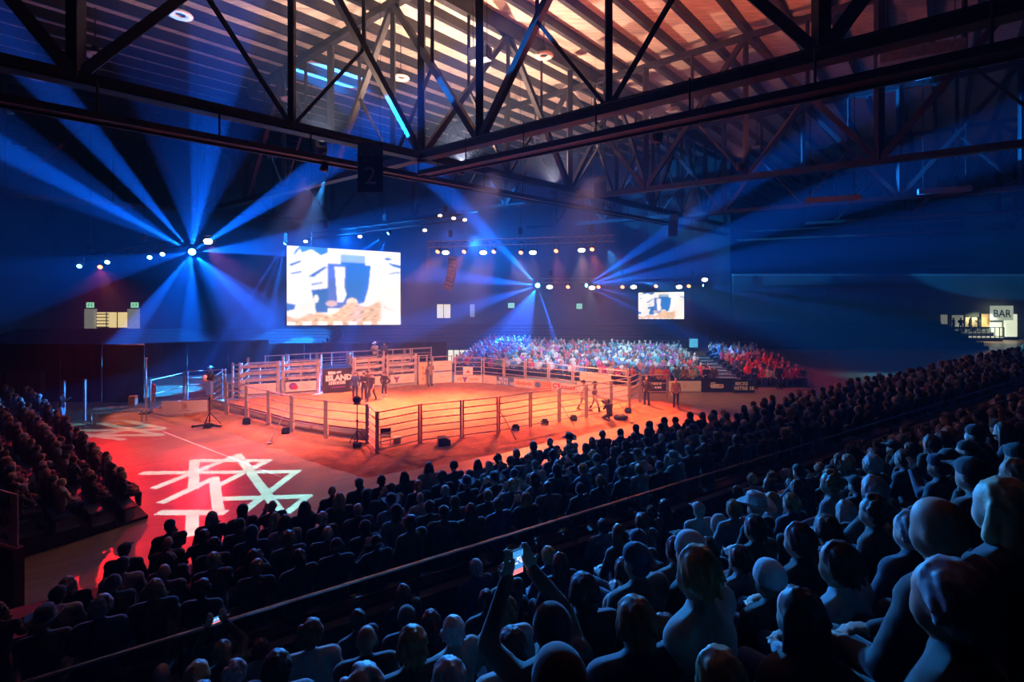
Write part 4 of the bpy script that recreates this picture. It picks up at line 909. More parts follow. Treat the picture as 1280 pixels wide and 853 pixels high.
def J_seated(lean=0., arms='lap'):
    j = dict(pelvis=(0, 0, .54), waist=(0, -.02+lean*.2, .7), chest=(0, -.03+lean*.6, .92), neck=(0, -.01+lean*.9, 1.1), head=(0, .015+lean*1.15, 1.235-lean*.12))
    sh = (.185, -.015+lean*.8, 1.04)
    for s, n in ((-1, 'L'), (1, 'R')):
        j['sh'+n] = (s*sh[0], sh[1], sh[2]); j['hip'+n] = (s*.1, .02, .5); j['kn'+n] = (s*.12, .45, .5); j['an'+n] = (s*.12, .43, .09); j['toe'+n] = (s*.13, .6, .05)
        if arms == 'lap': j['el'+n] = (s*.26, .06+lean*.5, .78); j['wr'+n] = (s*.1, .28, .66); j['hd'+n] = (-s*.7, .7, -.1)
        elif arms == 'knees': j['el'+n] = (s*.25, .2+lean*.6, .74); j['wr'+n] = (s*.08, .44, .72); j['hd'+n] = (-s*.6, .8, 0)
        elif arms == 'phone': j['el'+n] = (s*.27, .22, 1.12); j['wr'+n] = (s*.09, .3, 1.38); j['hd'+n] = (-s*.3, .1, .95)
        elif arms == 'clap': j['el'+n] = (s*.28, .18, .85); j['wr'+n] = (s*.05, .34, 1.02); j['hd'+n] = (-s*.3, .2, .9)
        elif arms == 'chin': j['el'+n] = (s*.2, .3, .8) if s > 0 else (s*.26, .1, .78); j['wr'+n] = (s*.07, .2, 1.05) if s > 0 else (s*.1, .3, .66); j['hd'+n] = (0, -.1, 1) if s > 0 else (.7, .7, 0)
    return j
def J_stand(stride=0., arms='down', h=0.):
    j = dict(pelvis=(0, 0, .93), waist=(0, 0, 1.1), chest=(0, 0, 1.3), neck=(0, .01, 1.49), head=(0, .03, 1.63))
    for s, n in ((-1, 'L'), (1, 'R')):
        t = stride*s; j['sh'+n] = (s*.185, 0, 1.43); j['hip'+n] = (s*.095, 0, .9); j['kn'+n] = (s*.11, .04+t*.5, .5); j['an'+n] = (s*.12, t*.95-.02, .09+(abs(t)*.12 if t < 0 else 0)); j['toe'+n] = (s*.14, t*.95+.14, .05+(0 if t >= 0 else 0))
        if arms == 'down': j['el'+n] = (s*.25, -.02-t*.4, 1.15); j['wr'+n] = (s*.26, .06-t*.6, .9); j['hd'+n] = (0, .25, -.95)
        elif arms == 'folded': j['el'+n] = (s*.26, .06, 1.15); j['wr'+n] = (-s*.06, .2, 1.17+.03*s); j['hd'+n] = (-s*1, .05, .1)
        elif arms == 'hips': j['el'+n] = (s*.38, -.08, 1.17); j['wr'+n] = (s*.19, .05, .98); j['hd'+n] = (-s*.5, .3, -.7)
        elif arms == 'hold': j['el'+n] = (s*.26, .1, 1.2); j['wr'+n] = (s*.1, .32, 1.36); j['hd'+n] = (-s*.4, .6, .5)
    return j
def J_kneel():
    j = dict(pelvis=(0, 0, .34), waist=(0, .03, .5), chest=(0, .08, .72), neck=(0, .11, .9), head=(0, .14, 1.04))
    for s, n in ((-1, 'L'), (1, 'R')):
        j['sh'+n] = (s*.185, .08, .84); j['hip'+n] = (s*.1, 0, .3); j['el'+n] = (s*.25, .2, .62); j['wr'+n] = (s*.09, .4, .76); j['hd'+n] = (-s*.3, .7, .4)
    j.update(knL=(-.16, .42, .09), anL=(-.14, .0, .07), toeL=(-.14, -.16, .05), knR=(.17, .42, .4), anR=(.16, .36, .09), toeR=(.16, .54, .05)); return j
def V3(t): return Vector(t)
def add_head(mb, c, face=True):
    c = V3(c)
    mb.ell(c+Vector((0, -.008, .022)), (.077, .097, .1), seg=14, rings=10); mb.ell(c+Vector((0, .035, -.045)), (.056, .058, .07), seg=12, rings=8)
    for s in (-1, 1): mb.ell(c+Vector((s*.078, -.005, -.005)), (.012, .022, .032))
    if face:
        mb.cap(c+Vector((0, .088, .012)), c+Vector((0, .106, -.018)), .011, .014, 6); mb.cap(c+Vector((-.02, .084, -.055)), c+Vector((.02, .084, -.055)), .009, .009, 6)
        for s in (-1, 1): mb.cap(c+Vector((s*.018, .09, .032)), c+Vector((s*.05, .08, .03)), .009, .007, 6)
def add_hand(mb, w, d, palm=(0, 0, -1), s=1, fine=True, curl=.5):
    w = V3(w); d = V3(d).normalized(); pn = V3(palm); pn = (pn-d*pn.dot(d)).normalized() if abs(V3(palm).normalized().dot(d)) < .95 else d.orthogonal().normalized(); sd = d.cross(pn)*s
    for k in (-1.5, -.5, .5, 1.5): mb.cap(w+d*.005+sd*k*.013, w+d*.08+sd*k*.021, .015, .014, 6)
    for i, k in enumerate((-1.5, -.5, .5, 1.5)):
        L = (.062, .08, .086, .074)[i]; b = w+d*.082+sd*k*.0225; a = curl*.7
        m1 = b+(d*math.cos(a)+pn*math.sin(a))*L*.5; tp = m1+(d*math.cos(2*a)+pn*math.sin(2*a))*L*.5; mb.cap(b, m1, .0095, .009, 6); mb.cap(m1, tp, .009, .0075, 6)
    tb0 = w+d*.022+sd*.03; t1 = tb0+(d*.55+sd*.8+pn*.15).normalized()*.04; mb.cap(tb0, t1, .013, .011, 6); mb.cap(t1, t1+(d*.9+sd*.35+pn*.3).normalized()*.035, .0105, .008, 6)
def body_meshes(j, key, vox=.02, fine=False, boots=False, sleeve=1., skirt=False):
    L = {k: V3(v) for k, v in j.items()}
    def torso(mb, e):
        mb.ell(L['pelvis'], (.165+e, .125+e, .12+e)); 
        for s in (-1, 1): mb.cap(L['pelvis']+Vector((s*.06, 0, .02)), L['waist']+Vector((s*.055, 0, 0)), .1+e, .095+e); mb.cap(L['waist']+Vector((s*.055, 0, 0)), L['chest']+Vector((s*.075, 0, .02)), .095+e, .105+e)
        mb.cap(L['shL'], L['shR'], .07+e, .07+e); mb.ell(L['chest']+Vector((0, 0, .04)), (.165+e, .11+e, .14+e)); mb.cap(L['chest']+Vector((0, 0, .12)), L['neck']-Vector((0, 0, .02)), .09+e, .06+e)
    def arms(mb, e, f=1.):
        for n in 'LR':
            mb.cap(L['sh'+n], L['el'+n], .056+e, .045+e); q = L['el'+n].lerp(L['wr'+n], f); 
            if f > 0: mb.cap(L['el'+n], q, .044+e, .036+e if f < 1 else .03+e)
    def legs(mb, e, top=0.):
        for n in 'LR': mb.cap(L['hip'+n], L['kn'+n], .085+e, .058+e); mb.cap(L['kn'+n], L['an'+n], .056+e, .04+e)
    def feet(mb, e, hi=0.):
        for n in 'LR':
            mb.cap(L['an'+n]-Vector((0, .03, .03)), L['toe'+n], .042+e, .034+e)
            if hi: mb.cap(L['an'+n], L['an'+n].lerp(L['kn'+n], hi), .05+e, .056+e)
    b = MB(); torso(b, 0); arms(b, 0); legs(b, 0); feet(b, -.004); b.cap(L['neck']-Vector((0, 0, .05)), L['head']-Vector((0, .01, .04)), .052, .05); add_head(b, L['head'], fine)
    for n in 'LR': add_hand(b, L['wr'+n], L['hd'+n], (0, 0, -1) if abs(L['hd'+n].z) < .7 else (0, 1, 0), 1 if n == 'L' else -1)
    out = {'body': remesh(b, 'body_'+key, vox, 'skin', 1 if fine else 2)}
    t = MB(); torso(t, .014); arms(t, .014, sleeve)
    if not skirt: pass
    t.cap(L['neck']-Vector((0, .02, .06)), L['neck']-Vector((0, .01, .0)), .085, .07)
    out['jacket'] = remesh(t, 'jacket_'+key, max(vox, .02), 'cloth', 2)
    p = MB(); legs(p, .012); p.ell(L['pelvis']-Vector((0, 0, .02)), (.172, .133, .1)); out['trousers'] = remesh(p, 'trousers_'+key, max(vox, .02), 'cloth', 2)
    f = MB(); feet(f, .012, .55 if boots else .12); out['shoes'] = remesh(f, 'shoes_'+key, max(vox, .02), 'shoe', 1)
    out['head_at'] = L['head']; return out
POSE = {'lap': body_meshes(J_seated(0), 'lap'), 'knees': body_meshes(J_seated(.12, 'knees'), 'knees'), 'clap': body_meshes(J_seated(.0, 'clap'), 'clap', .012, True), 'phone': body_meshes(J_seated(0, 'phone'), 'phone', .012, True), 'chin': body_meshes(J_seated(.08, 'chin'), 'chin'),
        'stand': body_meshes(J_stand(0), 'stand', .011, True, True), 'walk': body_meshes(J_stand(.3), 'walk', .011, True, True, .0), 'folded': body_meshes(J_stand(.04, 'folded'), 'folded', .011, True), 'hips': body_meshes(J_stand(.05, 'hips'), 'hips', .011, True, True), 'hold': body_meshes(J_stand(.05, 'hold'), 'hold', .011, True), 'kneel': body_meshes(J_kneel(), 'kneel', .012, True)}
def hair_mesh(kind):
    b = MB(); rnd = random.Random(hash(kind) % 99 if False else len(kind))
    if kind in ('short', 'long', 'ponytail', 'bun', 'curly', 'bob'):
        b.ell((0, -.022, .034), (.088, .098, .1), seg=14, rings=10); b.ell((0, -.04, -.01), (.078, .07, .085), seg=12, rings=8)
    if kind in ('short', 'long', 'bob', 'ponytail', 'bun'):
        for i in range(90):
            t = rnd.random()*2*PI; z = rnd.uniform(-.75, 1); q = math.sqrt(1-z*z); y = q*math.sin(t)
            if y > .35 and z < .45: continue
            d_ = Vector((q*math.cos(t), y, z)); p_ = Vector((d_.x*.086, -.024+d_.y*.097, .03+d_.z*.1)); b.cap(p_, p_+Vector((d_.x*.012, d_.y*.012-.006, -.03+.02*z)), .015, .009, 5)
    if kind == 'long':
        for s in (-.06, -.02, .02, .06): b.cap((s, -.06, .02), (s*1.5, -.09, -.25), .045, .035)
        for s in (-1, 1): b.cap((s*.075, -.01, .03), (s*.1, -.02, -.2), .028, .025)
    if kind == 'bob':
        for s in (-.06, -.02, .02, .06): b.cap((s, -.05, .0), (s*1.3, -.06, -.1), .045, .042)
        for s in (-1, 1): b.cap((s*.08, -.005, .03), (s*.088, .01, -.1), .026, .03)
    if kind == 'ponytail': b.cap((0, -.1, .06), (0, -.16, .02), .03, .035); b.cap((0, -.16, .02), (.01, -.15, -.2), .035, .018)
    if kind == 'bun': b.ell((0, -.09, .11), (.048, .048, .045))
    if kind == 'curly':
        for i in range(70):
            t = rnd.random()*2*PI; u = rnd.random()*1.5-.45; q = math.sqrt(max(0, 1-min(1, u)**2)) if u < 1 else 0; x, y, z = q*math.cos(t), q*math.sin(t), min(u, 1)
            if y > .55 and z < .5: continue
            b.ell((x*.1, -.025+y*.105, .035+z*.11), (.026, .026, .026), seg=6, rings=5)
    if kind in ('cap', 'cap_back'):
        b.ell((0, -.012, .05), (.09, .107, .082), seg=14, rings=10); b.ell((0, -.035, -.01), (.078, .07, .07)); sg_ = 1 if kind == 'cap' else -1
        b.box((0, sg_*.13-.01, .045), (.12, .09, .014)); b.cap((-.055, sg_*.155-.01, .042), (.055, sg_*.155-.01, .042), .012, .012, 6); b.ell((0, -.012, .132), (.012, .012, .01))
    if kind == 'beanie': b.ell((0, -.018, .055), (.095, .11, .098), seg=14, rings=10); b.lathe([(.088, -.02), (.1, -.015), (.1, .03), (.088, .035)], (0, -.014, .02), Matrix.Diagonal((1, 1.12, 1)), 14)
    if kind == 'hood': b.ell((0, -.03, .025), (.105, .115, .125), seg=14, rings=10); b.cap((0, -.06, -.06), (0, -.05, -.16), .09, .1)
    if kind == 'hat':
        b.lathe([(.095, 0), (.098, .05), (.085, .115), (.05, .135)], (0, -.008, .05), Matrix.Diagonal((1, 1.15, 1)), 14); b.ell((0, -.008, .185), (.02, .07, .012))
        n = 20; vs = []
        for rr in (.085, .13, .185):
            for i in range(n):
                t = 2*PI*i/n; x = math.cos(t); vs.append((rr*x*.95, rr*math.sin(t)*1.12-.008, .055+(.055*x*x*((rr-.085)/.1)**1.5)-(.012*(1-x*x)*(rr-.085)/.1)))
        fs = [(k*n+i, k*n+(i+1) % n, (k+1)*n+(i+1) % n, (k+1)*n+i) for k in range(2) for i in range(n)]
        k = len(vs); vs2 = vs+[(x, y, z-.014) for x, y, z in vs]; fs2 = fs+[tuple(i+k for i in reversed(f)) for f in fs]+[(2*n+i, k+2*n+i, k+2*n+(i+1) % n, 2*n+(i+1) % n) for i in range(n)]+[(i, (i+1) % n, k+(i+1) % n, k+i) for i in range(n)]
        b.add(vs2, fs2); return remesh(b, 'hair_hat', .008, 'cloth', 1)
    if kind in ('bald',):
        return None
    return remesh(b, 'hair_'+kind, .011, 'cloth' if kind in ('cap', 'cap_back', 'beanie', 'hood') else 'hair', 1)
HAIR = {k: hair_mesh(k) for k in ('short', 'long', 'ponytail', 'bun', 'curly', 'bob', 'cap', 'cap_back', 'beanie', 'hood', 'hat', 'bald')}
HEADWEAR = {'cap', 'cap_back', 'beanie', 'hood', 'hat'}
eye = MB()
for s in (-1, 1): eye.ell((s*.031, .082, .012), (.011, .008, .008), seg=8, rings=5)
EYES = eye.mesh('eyes', MATS['skin']); 
mo = MB(); mo.cap((-.02, .092, -.055), (.02, .092, -.055), .005, .005, 6); MOUTH = mo.mesh('mouth', MATS['skin'])
SKIN = [(.55, .33, .24), (.6, .38, .28), (.45, .26, .18), (.3, .17, .11), (.62, .42, .32)]
HAIRC = [(.02, .015, .012), (.05, .03, .018), (.1, .055, .03), (.2, .12, .05), (.35, .24, .11), (.3, .3, .3), (.03, .025, .025)]
CLOTH = [(.01, .01, .014), (.012, .018, .045), (.03, .03, .033), (.02, .02, .02), (.06, .02, .022), (.035, .04, .025), (.07, .06, .05), (.14, .15, .16), (.03, .05, .1), (.01, .01, .012), (.012, .035, .04), (.3, .29, .27)]
def rc(lst): return random.choice(lst)
def person(loc, rz, pose, hair, label, group=None, skin=None, hairc=None, top=None, legs=None, shoe=None, scale=1., headturn=0., face=False, name='person'):
    m = POSE[pose]; root = thing(name, label, 'person', loc, group, rz); root.scale = (scale,)*3
    def ch(mesh, nm, col, at=None, rot=0.):
        o = bpy.data.objects.new(nm, mesh); COL.objects.link(o); o.parent = root; o.color = (*col, 1)
        if at is not None: o.location = at; o.rotation_euler = (0, 0, rot)
        return o
    sk = skin or rc(SKIN); b = ch(m['body'], 'body', sk); ch(m['jacket'], 'top', top or rc(CLOTH)); ch(m['trousers'], 'trousers', legs or rc(CLOTH[:4]+[CLOTH[8]])); ch(m['shoes'], 'shoes', shoe or (.02, .02, .02))
    if HAIR.get(hair): ch(HAIR[hair], {'cap': 'cap', 'cap_back': 'cap', 'beanie': 'beanie', 'hood': 'hood', 'hat': 'hat'}.get(hair, 'hair'), hairc or (rc(CLOTH) if hair in HEADWEAR else rc(HAIRC)), m['head_at'], headturn)
    if face: ch(EYES, 'eyes', (.02, .015, .01), m['head_at']); ch(MOUTH, 'mouth', (.35, .1, .09), m['head_at'])
    return root
# ------------------------------------------------------------------ people in and around the arena
def at(x, y, z=GZ): p = PF(x, y) if z == 0 else PH(x, y, z); return (p.x, p.y, z)
BK = (.012, .012, .018)
AR = [(444, 499.5, 'stand', 'cap', .3, 'man in navy shirt and cap, leftmost of the group in the dirt', dict(top=(.015, .05, .16), legs=BK, hairc=BK), 3.3),
      (455, 500, 'folded', 'cap', 0, 'man in black tunic with white chest print, second in the group', dict(top=BK, legs=BK, hairc=BK), 3.0),
      (460, 497, 'stand', 'hat', 0, 'person in brown hat half hidden behind the group in black', dict(top=(.1, .06, .05), legs=BK, hairc=(.08, .04, .03)), 3.1),
      (464.5, 501.5, 'walk', 'cap', .2, 'man in long black shirt stepping forward in the group', dict(top=BK, legs=BK, hairc=BK), 2.8),
      (480.5, 498.5, 'hips', 'cap', 0, 'man in black with arms bent, rightmost of the group', dict(top=BK, legs=BK, hairc=BK, shoe=(.5, .48, .45)), 2.7),
      (538, 483.5, 'hold', 'hat', 0, 'man in khaki shirt and pale hat with his back turned by the gate', dict(top=(.25, .19, .15), legs=(.2, .2, .2), hairc=(.6, .5, .38)), .4),
      (729, 513.5, 'walk', 'hat', 0, 'walker in black hat and pale shorts, left of the pair behind the front fence', dict(top=(.55, .4, .32), legs=(.5, .45, .4), hairc=BK, shoe=(.2, .08, .05)), -1.6),
      (743.5, 515, 'walk', 'hat', 0, 'walker in black hat and pale shorts, right of the pair behind the front fence', dict(top=(.1, .06, .06), legs=(.5, .45, .4), hairc=BK, shoe=BK), -1.7),
      (845, 509.5, 'stand', 'cap', 0, 'man in checked shirt and dark trousers at the right tip of the dirt', dict(top=(.4, .28, .22), legs=BK, hairc=(.3, .2, .15)), 2.7),
      (808.5, 507, 'hips', 'short', 0, 'person in dark clothes inside the open right gate', dict(top=(.05, .04, .05), legs=BK), 2.4),
      (762, 526, 'kneel', 'cap', 0, 'camera operator in black kneeling on the dirt outside the fence', dict(top=BK, legs=BK, hairc=BK), .35)]
for (x, y, po_, ha, _, lab, kw, rz) in AR: person(at(x, y), rz, po_, ha, lab, face=True, **kw)
c = Vector(at(762, 526)); cm = thing('video_camera', 'black video camera held by the kneeling operator', 'camera', c+Vector((-.1, .5, .72)))
part(MB().box(c+Vector((-.14, .52, .86)), (.16, .34, .2), Matrix.Rotation(.35, 3, 'Z')), 'body', M_black, cm); part(MB().tube(c+Vector((-.2, .68, .86)), c+Vector((-.26, .85, .86)), .06, .07, 12), 'lens', M_black, cm); part(MB().bar(c+Vector((-.1, .4, 1.02)), c+Vector((-.18, .62, 1.02)), .03), 'handle', M_black, cm)
c = Vector(at(776, 525)); bg_ = thing('kit_bag', 'black kit bag and cables on the dirt beside the kneeling operator', 'bag', c); b_ = MB(); b_.ell(c+Vector((0, 0, .14)), (.42, .24, .17), seg=14, rings=8); part(b_, 'bag', M_blackv, bg_, True); part(MB().tube(c+Vector((-.2, 0, .3)), c+Vector((.2, 0, .3)), .02), 'strap', M_black, bg_)
# on the chute walkway
person(tuple((CHp[2][0]+Vector((.6, 3.3, 1.26)))), 2.9, 'hold', 'hat', 'cowboy in pale hat and shirt standing above the chutes', face=True, top=(.5, .4, .36), legs=(.05, .06, .1), hairc=(.65, .55, .45))
person(tuple((CHp[2][0]+Vector((1.3, 3.4, 1.26)))), 3.4, 'stand', 'cap', 'man in navy beside the cowboy above the chutes', face=True, top=(.03, .06, .15), legs=BK)
person(tuple((CHp[0][0]+Vector((-3.2, 2.2, 0.02)))), 2.6, 'folded', 'hat', 'man in white hat waiting behind the far left fence', face=True, top=(.2, .25, .4), legs=BK, hairc=(.6, .6, .6))
# left side
person(at(77, 530, 0), -1.2, 'hold', 'cap', 'camera operator with pale trousers standing on the far left floor', face=True, top=BK, legs=(.25, .28, .4), hairc=BK)
# standing along the far barrier
for (x, ha, to, po_, lab) in [(846, 'short', (.03, .09, .11), 'hips', 'spectator in dark teal standing behind the cream board'), (855.5, 'hood', (.22, .1, .05), 'folded', 'spectator in brown hooded jacket behind the cream board'), (865.5, 'bob', (.5, .33, .14), 'folded', 'spectator in tan jacket behind the cream board'),
                            (883, 'cap', BK, 'folded', 'broad security guard in black behind the dark emblem board'), (892.5, 'short', (.09, .035, .03), 'stand', 'person in dark maroon beside the guard in black'), (943.5, 'short', BK, 'folded', 'guard in black at the foot of the stand stairs'),
                            (974, 'cap', BK, 'stand', 'tall figure in black at the right end of the far stand'), (823, 'long', (.5, .2, .06), 'folded', 'woman in orange top behind the open gate'), (832, 'short', (.45, .05, .04), 'stand', 'person in red trousers behind the open gate')]:
    person(at(x, 489 if x < 940 else 487, 0), 3.1, po_, ha, lab, top=to, legs=(.4, .03, .03) if 'red tr' in lab else BK, face=True)
for (x, po_, lab) in [(1192, 'hold', 'left silhouette drinking at the bar rail'), (1201, 'folded', 'middle silhouette standing at the bar rail'), (1213, 'stand', 'silhouette in front of the yellow bar hatch'), (1224, 'hold', 'right silhouette beside the amber panel')]:
    c = P(x, 420, BW-.6); person((c.x, c.y, 1.0), rc([.3, -.4, 1.2]), po_, 'short', lab, top=BK, legs=BK, hairc=BK)
ba = P(1184, 424, BW-.75); bb = P(1240, 424, BW-.75); bpl = thing('bar_platform', 'dark raised platform under the bar drinkers', 'platform', ((ba.x+bb.x)/2, ba.y, 0))
part(MB().box(((ba.x+bb.x)/2, BW-.58, .5), (bb.x-ba.x, .86, 1.0)), 'deck', M_black, bpl); part(MB().box(((ba.x+bb.x)/2, BW-1.03, .95), (bb.x-ba.x, .05, .1)), 'edge', M_grey, bpl)
# ------------------------------------------------------------------ grandstands
U = Vector((.866, .5, 0)); N = Vector((.5, -.866, 0))            # along the near rows / outwards, towards the viewer
def SN(s, n, z=0.): return U*s+N*n+Vector((0, 0, z))
LOW_N0, LOW_DN, LOW_DZ = -11.05, .8, .12
def low_row(i): return LOW_N0+LOW_DN*i, 2.23+LOW_DZ*i
UP_N0, UP_DN, UP_DZ = -6.5, .85, .5
def up_row(j): return UP_N0+UP_DN*j, 2.38+UP_DZ*j
def stand_block(label, rows, dirv, nrm, smin, smax, origin=Vector((0, 0, 0)), back=.45, fwd=.42, bench=True, last=0.):
    root = thing('grandstand', label, 'grandstand', origin+dirv*((smin+smax)/2)+nrm*rows[0][0])
    for i, (n, z) in enumerate(rows):
        a = origin+dirv*(smin-.6*i*0)+nrm*n; b = origin+dirv*smax+nrm*n; o_ = nrm*((back-fwd)/2)
        h = max(z, .02); part(MB().bar(a+o_+Vector((0, 0, h/2)), b+o_+Vector((0, 0, h/2)), back+fwd, h), 'tier', M_tier, root)
        if bench: part(MB().bar(a+nrm*.06+Vector((0, 0, z+.41)), b+nrm*.06+Vector((0, 0, z+.41)), .36, .05), 'bench', M_seat, root); part(MB().bar(a+nrm*.2+Vector((0, 0, z+.2)), b+nrm*.2+Vector((0, 0, z+.2)), .06, .4), 'bench_riser', M_seat, root)
    return root
LOWROWS = [low_row(i) for i in range(5)]; UPROWS = [up_row(j) for j in range(7)]
stand_block('near lower block of benches along the right front of the arena', LOWROWS, U, N, -5.2, 64)
stand_block('near upper block of steep benches in front of the viewer', UPROWS, U, N, -6, 52)
# parapet and rail between the blocks
pr = thing('parapet_rail', 'dark parapet with a thin shiny handrail dividing the near stands', 'railing', SN(20, -7.2))
part(MB().bar(SN(-7, -7.2, 1.65), SN(60, -7.2, 1.65), .16, 3.3), 'parapet_wall', M_tier, pr); part(MB().tube(SN(-7, -7.2, 3.8), SN(60, -7.2, 3.8), .028, n=8), 'handrail', mat('shiny_rail', (.5, .48, .45), .2, 1.), pr)
part(MB().tube(SN(-7, -7.2, 3.56), SN(60, -7.2, 3.56), .014, n=6), 'lower_rail', MATS['shiny_rail'], pr)
for i in range(23): s = -6.5+i*3; part(MB().tube(SN(s, -7.2, 3.28), SN(s, -7.2, 3.8), .022, n=6), 'post', M_black, pr)
# left block
UL = (PF(82, 528)-PF(205, 640)).normalized(); UL.z = 0; UL.normalize(); NL = Vector((-abs(UL.y), -abs(UL.x), 0)).normalized()
OL = PF(196, 640)+NL*.75
LROWS = [(.85*i, .1+.16*i) for i in range(8)]
stand_block('left block of benches facing right across the floor', LROWS, UL, NL, -.3, 30, OL)
# far blocks
FB0, FB1 = Vector((-5.0, 41.6, 0)), Vector((9.2, 36.6, 0)); UF = (FB1-FB0).normalized(); NF = Vector((-UF.y, UF.x, 0))
FROWS = [(.85*i, .05+.09*i) for i in range(10)]
stand_block('far block of benches behind the long sponsor fence', FROWS, UF, NF, 0, (FB1-FB0).length, FB0, .42, .43)
XF = Vector((1, 0, 0)); YF = Vector((0, 1, 0))
stand_block('far block of benches behind the barrier boards', FROWS, XF, YF, 9.6, 15.1, Vector((0, 36.3, 0)), .42, .43)
stand_block('far right block of benches beyond the stand stairs', FROWS, XF, YF, 17.3, 21.6, Vector((0, 36.0, 0)), .42, .43)
st = thing('stand_stairs', 'pale lit steps between the two far blocks', 'stairs', (16.2, 36, 0))
for i in range(9): part(MB().box((16.2, 36.0+i*.85, (.1+.11*i)/2), (1.7, .84, .1+.11*i)), 'step', M_tier, st); part(MB().box((16.2, 35.62+i*.85, .1+.11*i), (1.7, .12, .03)), 'nosing', mat('pale_step', (.45, .5, .55), .6), st)

# ------------------------------------------------------------------ crowd
PEOPLE = []          # dict(p, rz, zone, ...)
FACE_N = math.atan2(N.x, -N.y)*-1  # placeholder, replaced below
def face_angle(d): return math.atan2(-d.x, d.y)          # local +Y to direction d
rzN = face_angle(-N); rzL = face_angle(-NL); rzF = face_angle(-NF); rzX = face_angle(-YF)
def visible(p, zt=1.3, mx=25):
    if p.y < .6: return False
    x, y = proj((p.x, p.y, p.z+zt)); return -mx < x < 1280+mx and y < 880
# foreground people read off the photograph: (x, y of the head top, hair, extra)
HEROES = [(458, 785, 'bald', 'bald man at the bottom with a pale blue crown'), (514, 803, 'short', 'short-haired man low in the bottom row right of the bald man'), (560, 816, 'short', 'grey-haired man at the bottom edge with blue-lit hair'), (566, 774, 'short', 'man with dark cropped hair above the grey-haired man'),
          (539, 768, 'ponytail', 'smaller figure with a headband left of the cropped hair'), (608, 735, 'ponytail', 'woman with a curly blue-lit ponytail'), (631, 751, 'curly', 'spiky curly head right of the ponytail'), (508, 768, 'beanie', 'dark beanie behind the bald man'), (446, 763, 'short', 'dark head left of the beanie'),
          (504, 738, 'long', 'dark long-haired head left of centre'), (594, 708, 'short', 'dim head just below the handrail'), (632, 713, 'short', 'head with a thin blue outline below the handrail'), (685, 689, 'short', 'broad-shouldered man below the handrail'), (688, 772, 'hood', 'hooded head right under the glowing phone', 'phone'),
          (450, 843, 'curly', 'grey curly crown cut by the bottom edge'), (753, 656, 'short', 'man in dark top looking at a small phone'), (774, 660, 'long', 'dark long-haired figure beside the phone reader'), (803, 650, 'short', 'round blue-outlined head at the rail end'), (814, 638, 'short', 'head behind the round blue-outlined one'), (831, 629, 'bob', 'bobbed head at the rail end'),
          (874, 627, 'cap', 'head with a forward cap near the middle right'), (917, 626, 'short', 'head left of the pale sun hat'), (946, 622, 'hat', 'pale brimmed hat in the middle right'), (965, 619, 'bob', 'bright blue bob beside the brimmed hat'), (989, 624, 'short', 'head right of the bright bob'), (799, 671, 'cap', 'capped head above the backward cap'),
          (797, 691, 'cap_back', 'bright blue backward cap'), (781, 694, 'short', 'head tucked behind the backward cap'), (864, 681, 'beanie', 'pale blue beanie in the middle right'), (845, 674, 'short', 'dark head left of the pale beanie'), (852, 664, 'cap', 'capped head behind the pale beanie'), (885, 670, 'bob', 'pale blue bobbed head by the hood'), (898, 664, 'hood', 'blue hood right of the pale bob'),
          (944, 655, 'short', 'large dark head below the brimmed hat'), (1000, 670, 'short', 'blue-edged profile head at middle right'), (729, 722, 'short', 'dark round head right of the glowing phone'), (794, 738, 'short', 'man with thinning blue-lit crown'), (745, 778, 'long', 'very near dark head at the bottom centre'), (873, 708, 'short', 'man turned half left with a lit collar'),
          (963, 706, 'beanie', 'near woman with pale beanie and blond hair'), (925, 690, 'short', 'dark head left of the blond woman'), (1034, 650, 'short', 'dim head right of the profile head'), (1057, 636, 'long', 'long-haired head in the right block'), (1073, 618, 'short', 'outlined head high in the right block'), (1092, 628, 'curly', 'blue-lit curly head in the right block'),
          (1140, 638, 'short', 'dim pale head in the right block'), (1179, 648, 'bald', 'bald blue-lit head at the right'), (1187, 634, 'cap', 'capped head behind the bald one at the right'), (1256, 618, 'bob', 'blond blue-lit bob at the right edge'), (1050, 678, 'short', 'large dark head over a grey hood at the right', 'grey'), (1104, 680, 'short', 'dark head right of the grey hood'),
          (1265, 806, 'curly', 'curly head in the bottom right corner'), (201, 816, 'bald', 'large bald head at the bottom left'), (246, 842, 'short', 'head with a small orange screen at the bottom left'), (277, 800, 'short', 'person raising both arms with a camera phone', 'phone'), (251, 806, 'short', 'dark head left of the raised phone'), (172, 790, 'short', 'very dim head near the bottom left'), (292, 828, 'curly', 'blue-lit curly head under the raised phone'),
          (325, 796, 'short', 'dark head right of the raised phone'), (388, 790, 'curly', 'bright wavy hair left of the bald man'), (345, 832, 'short', 'dark head at the bottom left of centre'), (640, 800, 'short', 'dark shoulders at the bottom centre'), (700, 690, 'long', 'shadowed long-haired head right below the rail'), (830, 790, 'short', 'near dark head at bottom right of centre'), (1000, 740, 'long', 'near dark long hair right of the blond woman'),
          (1120, 760, 'short', 'near dark head in the lower right'), (1190, 720, 'short', 'dark head below the bald blue-lit one'), (900, 800, 'short', 'dark head low at the bottom right'), (700, 830, 'beanie', 'dark beanie at the bottom centre edge'), (1230, 700, 'short', 'dark head near the right edge')]
SEATH = {'lap': 1.36, 'knees': 1.33, 'clap': 1.36, 'phone': 1.36, 'chin': 1.34}
hero_pts = []
prio = lambda h: (0 if len(h) > 4 or h[2] in ('bald', 'hat') else 1, -h[1])
